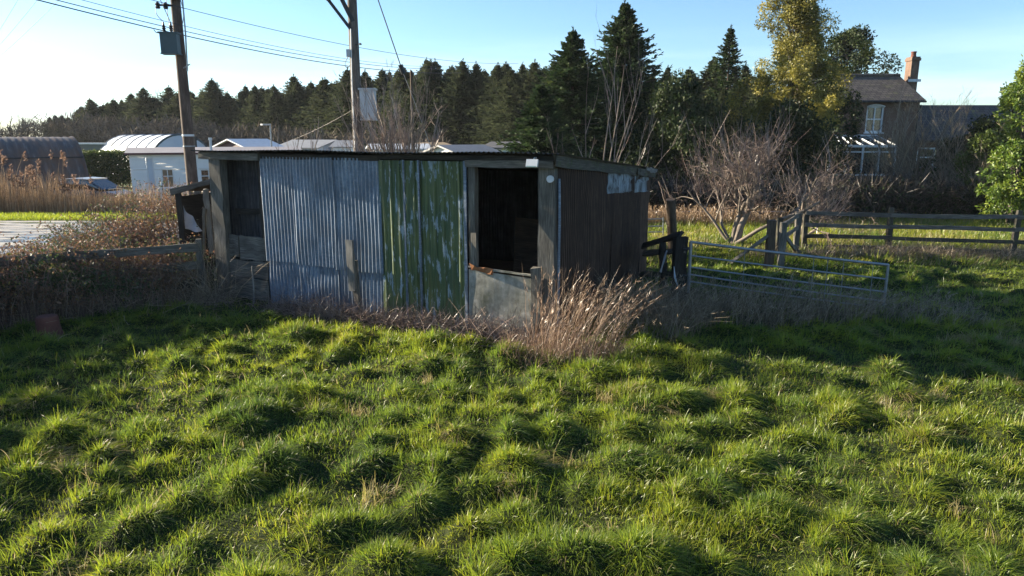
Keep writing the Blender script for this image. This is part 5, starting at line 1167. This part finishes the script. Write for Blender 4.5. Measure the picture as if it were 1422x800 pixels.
# low wing
wY = HY + .6; wx1 = at(1450, 200, wY)[0]; wz = at(1300, 192, wY)[2]; wr = at(1300, 148, wY + 2.4)[2]
wp0 = np.array([hx1 + .02, wY, 0]); WX = lambda px: at(px, 200, wY)[0] - wp0[0]; wh = [(WX(1275), WX(1301), at(1290, 232, wY)[2], at(1290, 205, wY)[2])]
m = MB(); siding(m, wp0, [wx1, wY, 0], 0, wz, 99, wh); siding(m, [wx1, wY, 0], [wx1, wY + 4.8, 0], 0, wz, 99); m.add(np.array([[wx1, wY, wz], [wx1, wY + 4.8, wz], [wx1, wY + 2.4, wr]]), [0, 1, 2]); m.build('wing_wall', M['brick'], hs)
m = MB(); sl = (wr - wz) / 2.4; roof_slab(m, hx1 + .03, wx1 + .15, wY - .25, wz - .25 * sl + .08, wY + 2.4, wr + .08); roof_slab(m, hx1 + .03, wx1 + .15, wY + 5.05, wz - .25 * sl + .08, wY + 2.4, wr + .08); m.build('wing_roof', M['slate_dark'], hs)
window(hs, wp0, hd, hn, *wh[0], M['white'], M['glass_dark'], (.5,), (), .08, rec=-.08)

# ------------------------------------------------------------------ fences and gates on the right
def gat(px, py): # point of the ground
    d = ray(px, py); k = -CAMH / d[2]; return np.array([d[0] * k, d[1] * k, 0])
ff = thing('post_and_rail_fence', 'weathered three-rail post and rail fence crossing the pasture on the right', 'fence', (10, 18.4, 0))
fp = [(7.85, 18.75), (9.90, 18.35), (12.75, 17.75), (15.6, 17.15), (18.4, 16.6)]
for i, (x, y) in enumerate(fp):
    m = MB(); m.beam([x, y, -.2], [x + tr_.normal(0, .02), y, 1.20 if i else 1.0], .12, .09, side=[1, 0, 0], seg=5, jit=.006); m.build('post', M['wood_moss'], ff)
for (x0, y0), (x1, y1) in zip(fp[:-1], fp[1:]):
    for zc in (1.03, .71, .41, .14):
        m = MB(); m.beam([x0 - .05, y0 - .06, zc + tr_.normal(0, .012)], [x1 + .02, y1 - .06, zc + tr_.normal(0, .012)], .035, .10, side=[.2, -1, 0], seg=7, jit=.005, bow=.012); m.build('rail', M['wood_grey'] if zc > .5 else M['wood_moss'], ff)
cf = thing('fence_corner', 'old timber fence corner with a thick square post and slanting struts beyond the metal gate', 'fence', (5.95, 16, 0))
c0 = np.array([5.92, 16.0, 0]); c1 = np.array([6.25, 16.15, 0]); c2 = np.array([7.45, 18.3, 0]); c3 = np.array([6.95, 18.2, 0])
for b, h_, w_, mt in ((c0, 1.16, .17, 'wood_brown'), (c1, 1.08, .13, 'wood_grey'), (c2, 1.06, .13, 'wood_grey'), (c3, .95, .12, 'wood_moss')):
    m = MB(); m.beam(b - ZZ * .2, b + ZZ * h_, w_, w_, side=[1, 0, 0], seg=5, jit=.006); m.build('post', M[mt], cf)
for z in (1.0, .68): m = MB(); m.beam(c1 + [0, .08, z], c2 + [0, -.05, z + .03], .035, .10, side=[.85, -.5, 0], seg=5, jit=.006); m.build('rail', M['wood_grey'], cf)
m = MB(); m.beam(c1 + [.05, .0, .78], c2 + [-.1, -.5, .05], .05, .09, seg=4, jit=.006); m.build('strut', M['wood_grey'], cf)
m = MB(); m.beam(c0 + [-.05, -.05, .82], gat(1012, 368) + ZZ * .02, .09, .07, seg=5, jit=.006); m.build('strut', M['wood_pale'], cf)
# galvanised field gate, dropped at its far end
gl0, gl1 = np.array([3.26, 12.72, 0]), np.array([6.62, 12.2, 0]); ga = thing('field_gate', 'sagging galvanised five-bar field gate standing in withered grass', 'gate', gl0)
def gp(u, zl, zr_): q = gl0 + (gl1 - gl0) * u; return np.array([q[0], q[1], zl + (zr_ - zl) * u])
bars = [(1.13, .80), (.88, .545), (.665, .315), (.53, .145), (.40, .02)]
for i, (a_, b_) in enumerate(bars):
    m = MB(); t = np.linspace(0, 1, 9); P = np.array([gp(q, a_, b_) for q in t]); P[:, 2] -= .012 * np.sin(t * 3.14); m.tube(P, .024 if i == 0 else .015, 8); m.build('bar', M['gate_metal'], ga, smooth=True)
for u, a_, b_, rd in ((0, .18, 1.14, .03), (1, -.02, .81, .024)):
    q0, q1 = gp(u, a_, a_), gp(u, b_, b_); m = MB(); m.tube([q0, q1], rd, 8); m.build('stile', M['gate_metal'], ga, smooth=True)
for u in (.28, .63, .70, .78, .925):
    zt_ = bars[0][0] + (bars[0][1] - bars[0][0]) * u; zb_ = bars[4][0] + (bars[4][1] - bars[4][0]) * u; q = gp(u, 0, 0); m = MB(); m.tube([[q[0], q[1] - .02, zb_ - .02], [q[0], q[1] - .02, zt_]], .006, 5); m.build('upright', M['gate_metal'], ga)
m = MB(); m.tube([gp(0, 1.0, 1.0), gp(0, 1.0, 1.0) + [-.12, .02, 0]], .02, 6); m.tube([gp(0, .5, .5), gp(0, .5, .5) + [-.12, .02, 0]], .02, 6); m.build('hinge', M['black_metal'], ga)
# posts and rails between the shed and the gate
hf = thing('hanging_post_fence', 'dark broken posts and short rails between the shed wall and the field gate', 'fence', (3.1, 13.6, 0))
m = MB(); b = at(944, 404, 13.0); m.beam([b[0], b[1], -.2], at(945, 328, 13.05), .24, .20, side=[1, 0, 0], seg=6, jit=.012, chip=.02); m.build('gate_post', M['wood_dark'], hf)
m = MB(); m.beam(at(893, 342, 14.6), at(946, 325, 13.1), .05, .13, side=[.6, -.8, 0], seg=5, jit=.008); m.build('rail', M['wood_dark'], hf)
m = MB(); m.beam(at(893, 352, 14.5), at(954, 347, 12.95), .05, .12, side=[.6, -.8, 0], seg=5, jit=.008); m.build('rail', M['wood_grey'], hf)
m = MB(); m.beam(at(890, 380, 14.3), at(952, 382, 12.95), .05, .10, side=[.6, -.8, 0], seg=5, jit=.008); m.build('rail', M['wood_moss'], hf)
m = MB(); b = at(922, 395, 13.6); m.beam([b[0], b[1], -.2], at(921, 336, 13.7), .13, .12, side=[1, 0, 0], seg=5, jit=.01); m.build('post', M['wood_dark'], hf)
m = MB(); m.beam(at(917, 378, 13.5), at(926, 348, 13.5), .07, .02, seg=4, jit=.004); m.build('batten', M['white_metal'], hf)
m = MB(); m.tube([at(936, 370, 12.9), at(937, 385, 12.85), at(942, 400, 12.8)], [.005, .02, .006], 6); m.build('rag', M['white_metal'], hf)
m = MB(); q = at(931, 277, 17.0); b = gat(919, 348); m.tube([[b[0], 17.4, -.2], (np.array([b[0], 17.4, 0]) + q) / 2, q], [.125, .12, .115], 12)
tag(m.build('round_post', M['wood_brown'], smooth=True), 'stout round fence post leaning right between the shed and apple tree', 'post')
fg = thing('far_gate', 'distant metal gate with thin bars just right of the shed back corner', 'gate', at(900, 330, 21))
for py in (304, 314, 322, 329, 336):
    m = MB(); m.tube([at(880, py + 1, 21.0), at(921, py, 21.4)], .022, 6); m.build('bar', M['gate_metal'], fg)
for px in (879, 921): m = MB(); q0, q1 = at(px, 338, 21.2), at(px, 302, 21.2); m.tube([q0 - ZZ * .1, q1], .025, 6); m.build('stile', M['gate_metal'], fg)
# wire stock fence at the back of the pasture
sf = thing('stock_fence', 'thin rusty rail fence at the foot of the dark conifers behind the pasture', 'fence', at(980, 310, 25.2))
for px in (938, 985, 1035, 1085): m = MB(); q = at(px, 290, 25.2); m.tube([[q[0], q[1], -.1], q], .04, 6); m.build('post', M['wood_brown'], sf)
m = MB(); m.tube([at(885, 294, 25.15), at(1090, 294, 25.15)], .025, 6); m.build('rail', M['gate_metal'], sf)

# ------------------------------------------------------------------ light, sky, camera
HAZE = .00018
SUN_AZ, SUN_EL = 159.2, 16.0          # direction TO the sun, degrees counter-clockwise from +X
sd = Vector((math.cos(R(SUN_AZ)) * math.cos(R(SUN_EL)), math.sin(R(SUN_AZ)) * math.cos(R(SUN_EL)), math.sin(R(SUN_EL))))
L = bpy.data.lights.new('sun', 'SUN'); L.energy = 5.0; L.angle = R(.5); L.color = (1.0, .88, .68)
lo = bpy.data.objects.new('sun', L); C.objects.link(lo); lo.rotation_euler = sd.to_track_quat('Z', 'Y').to_euler()
W = bpy.data.worlds.new('World'); sc.world = W; W.use_nodes = True; nt = W.node_tree; nt.nodes.clear()
out = nt.nodes.new('ShaderNodeOutputWorld'); bg = nt.nodes.new('ShaderNodeBackground'); sky = nt.nodes.new('ShaderNodeTexSky')
sky.sky_type = 'NISHITA'; sky.sun_disc = False; sky.sun_elevation = R(SUN_EL); sky.sun_rotation = R(90 - SUN_AZ); sky.air_density = 1.0; sky.dust_density = .25; sky.ozone_density = 2.2; sky.altitude = 0
bg.inputs[1].default_value = .053
# a few thin bands of cloud low over the horizon
tc = nt.nodes.new('ShaderNodeTexCoord'); mp = nt.nodes.new('ShaderNodeMapping'); mp.inputs['Scale'].default_value = (1.5, 1.5, 14); nt.links.new(tc.outputs['Generated'], mp.inputs[0])
nz = nt.nodes.new('ShaderNodeTexNoise'); nz.inputs['Scale'].default_value = 2.2; nz.inputs['Detail'].default_value = 6; nt.links.new(mp.outputs[0], nz.inputs[0])
rp = nt.nodes.new('ShaderNodeValToRGB'); rp.color_ramp.elements[0].position = .42; rp.color_ramp.elements[0].color = (0, 0, 0, 1); rp.color_ramp.elements[1].position = .66; rp.color_ramp.elements[1].color = (.55, .55, .55, 1); nt.links.new(nz.outputs[0], rp.inputs[0])
sx = nt.nodes.new('ShaderNodeSeparateXYZ'); nt.links.new(tc.outputs['Generated'], sx.inputs[0])
mr_ = nt.nodes.new('ShaderNodeMapRange'); mr_.inputs['From Min'].default_value = .14; mr_.inputs['From Max'].default_value = .04; nt.links.new(sx.outputs['Z'], mr_.inputs[0])
mu = nt.nodes.new('ShaderNodeMath'); mu.operation = 'MULTIPLY'; nt.links.new(rp.outputs[0], mu.inputs[0]); nt.links.new(mr_.outputs[0], mu.inputs[1])
mx = nt.nodes.new('ShaderNodeMix'); mx.data_type = 'RGBA'; nt.links.new(mu.outputs[0], mx.inputs[0]); nt.links.new(sky.outputs[0], mx.inputs[6]); mx.inputs[7].default_value = (7.0, 7.3, 7.8, 1)
wb = nt.nodes.new('ShaderNodeMix'); wb.data_type = 'RGBA'; wb.blend_type = 'MULTIPLY'; wb.inputs[0].default_value = 1; nt.links.new(mx.outputs[2], wb.inputs[6]); wb.inputs[7].default_value = (.84, 1.0, 1.17, 1)
nt.links.new(wb.outputs[2], bg.inputs[0]); nt.links.new(bg.outputs[0], out.inputs[0])

# light winter haze over the whole place
hzm = bpy.data.materials.new('thin_haze'); hzm.use_nodes = True; hn_ = hzm.node_tree; hn_.nodes.clear(); ho = hn_.nodes.new('ShaderNodeOutputMaterial'); pv = hn_.nodes.new('ShaderNodeVolumePrincipled')
pv.inputs['Color'].default_value = (.92, .95, 1, 1); pv.inputs['Density'].default_value = HAZE; pv.inputs["Anisotropy"].default_value = .1; hn_.links.new(pv.outputs[0], ho.inputs['Volume'])
hb = np.array([[x, y, z] for z in (-3.0, 14.0) for x, y in ((-950, -370), (950, -370), (950, 1270), (-950, 1270))]); m = MB(); m.add(hb, [[3, 2, 1, 0], [4, 5, 6, 7], [0, 1, 5, 4], [1, 2, 6, 5], [2, 3, 7, 6], [3, 0, 4, 7]]); ho_ = m.build('haze', hzm); tag(ho_, 'thin pale winter haze lying over the field and far trees', 'haze', None, 'stuff')

cam = bpy.data.cameras.new('camera'); co = bpy.data.objects.new('camera', cam); C.objects.link(co)
cam.sensor_width = 36; cam.lens = FOC / 1422 * 36; co.location = (0, 0, CAMH); co.rotation_euler = (R(90) - PITCH, 0, 0); cam.clip_start = .1; cam.clip_end = 3000
sc.camera = co
vs = sc.view_settings; sc.display_settings.display_device = 'sRGB'; vs.view_transform = 'Standard'; vs.look = 'None'; vs.exposure = 2.0; vs.gamma = 1; vs.use_curve_mapping = False
sc.cycles.max_bounces = 8; sc.cycles.diffuse_bounces = 3; sc.cycles.transparent_max_bounces = 8; sc.cycles.use_denoising = True
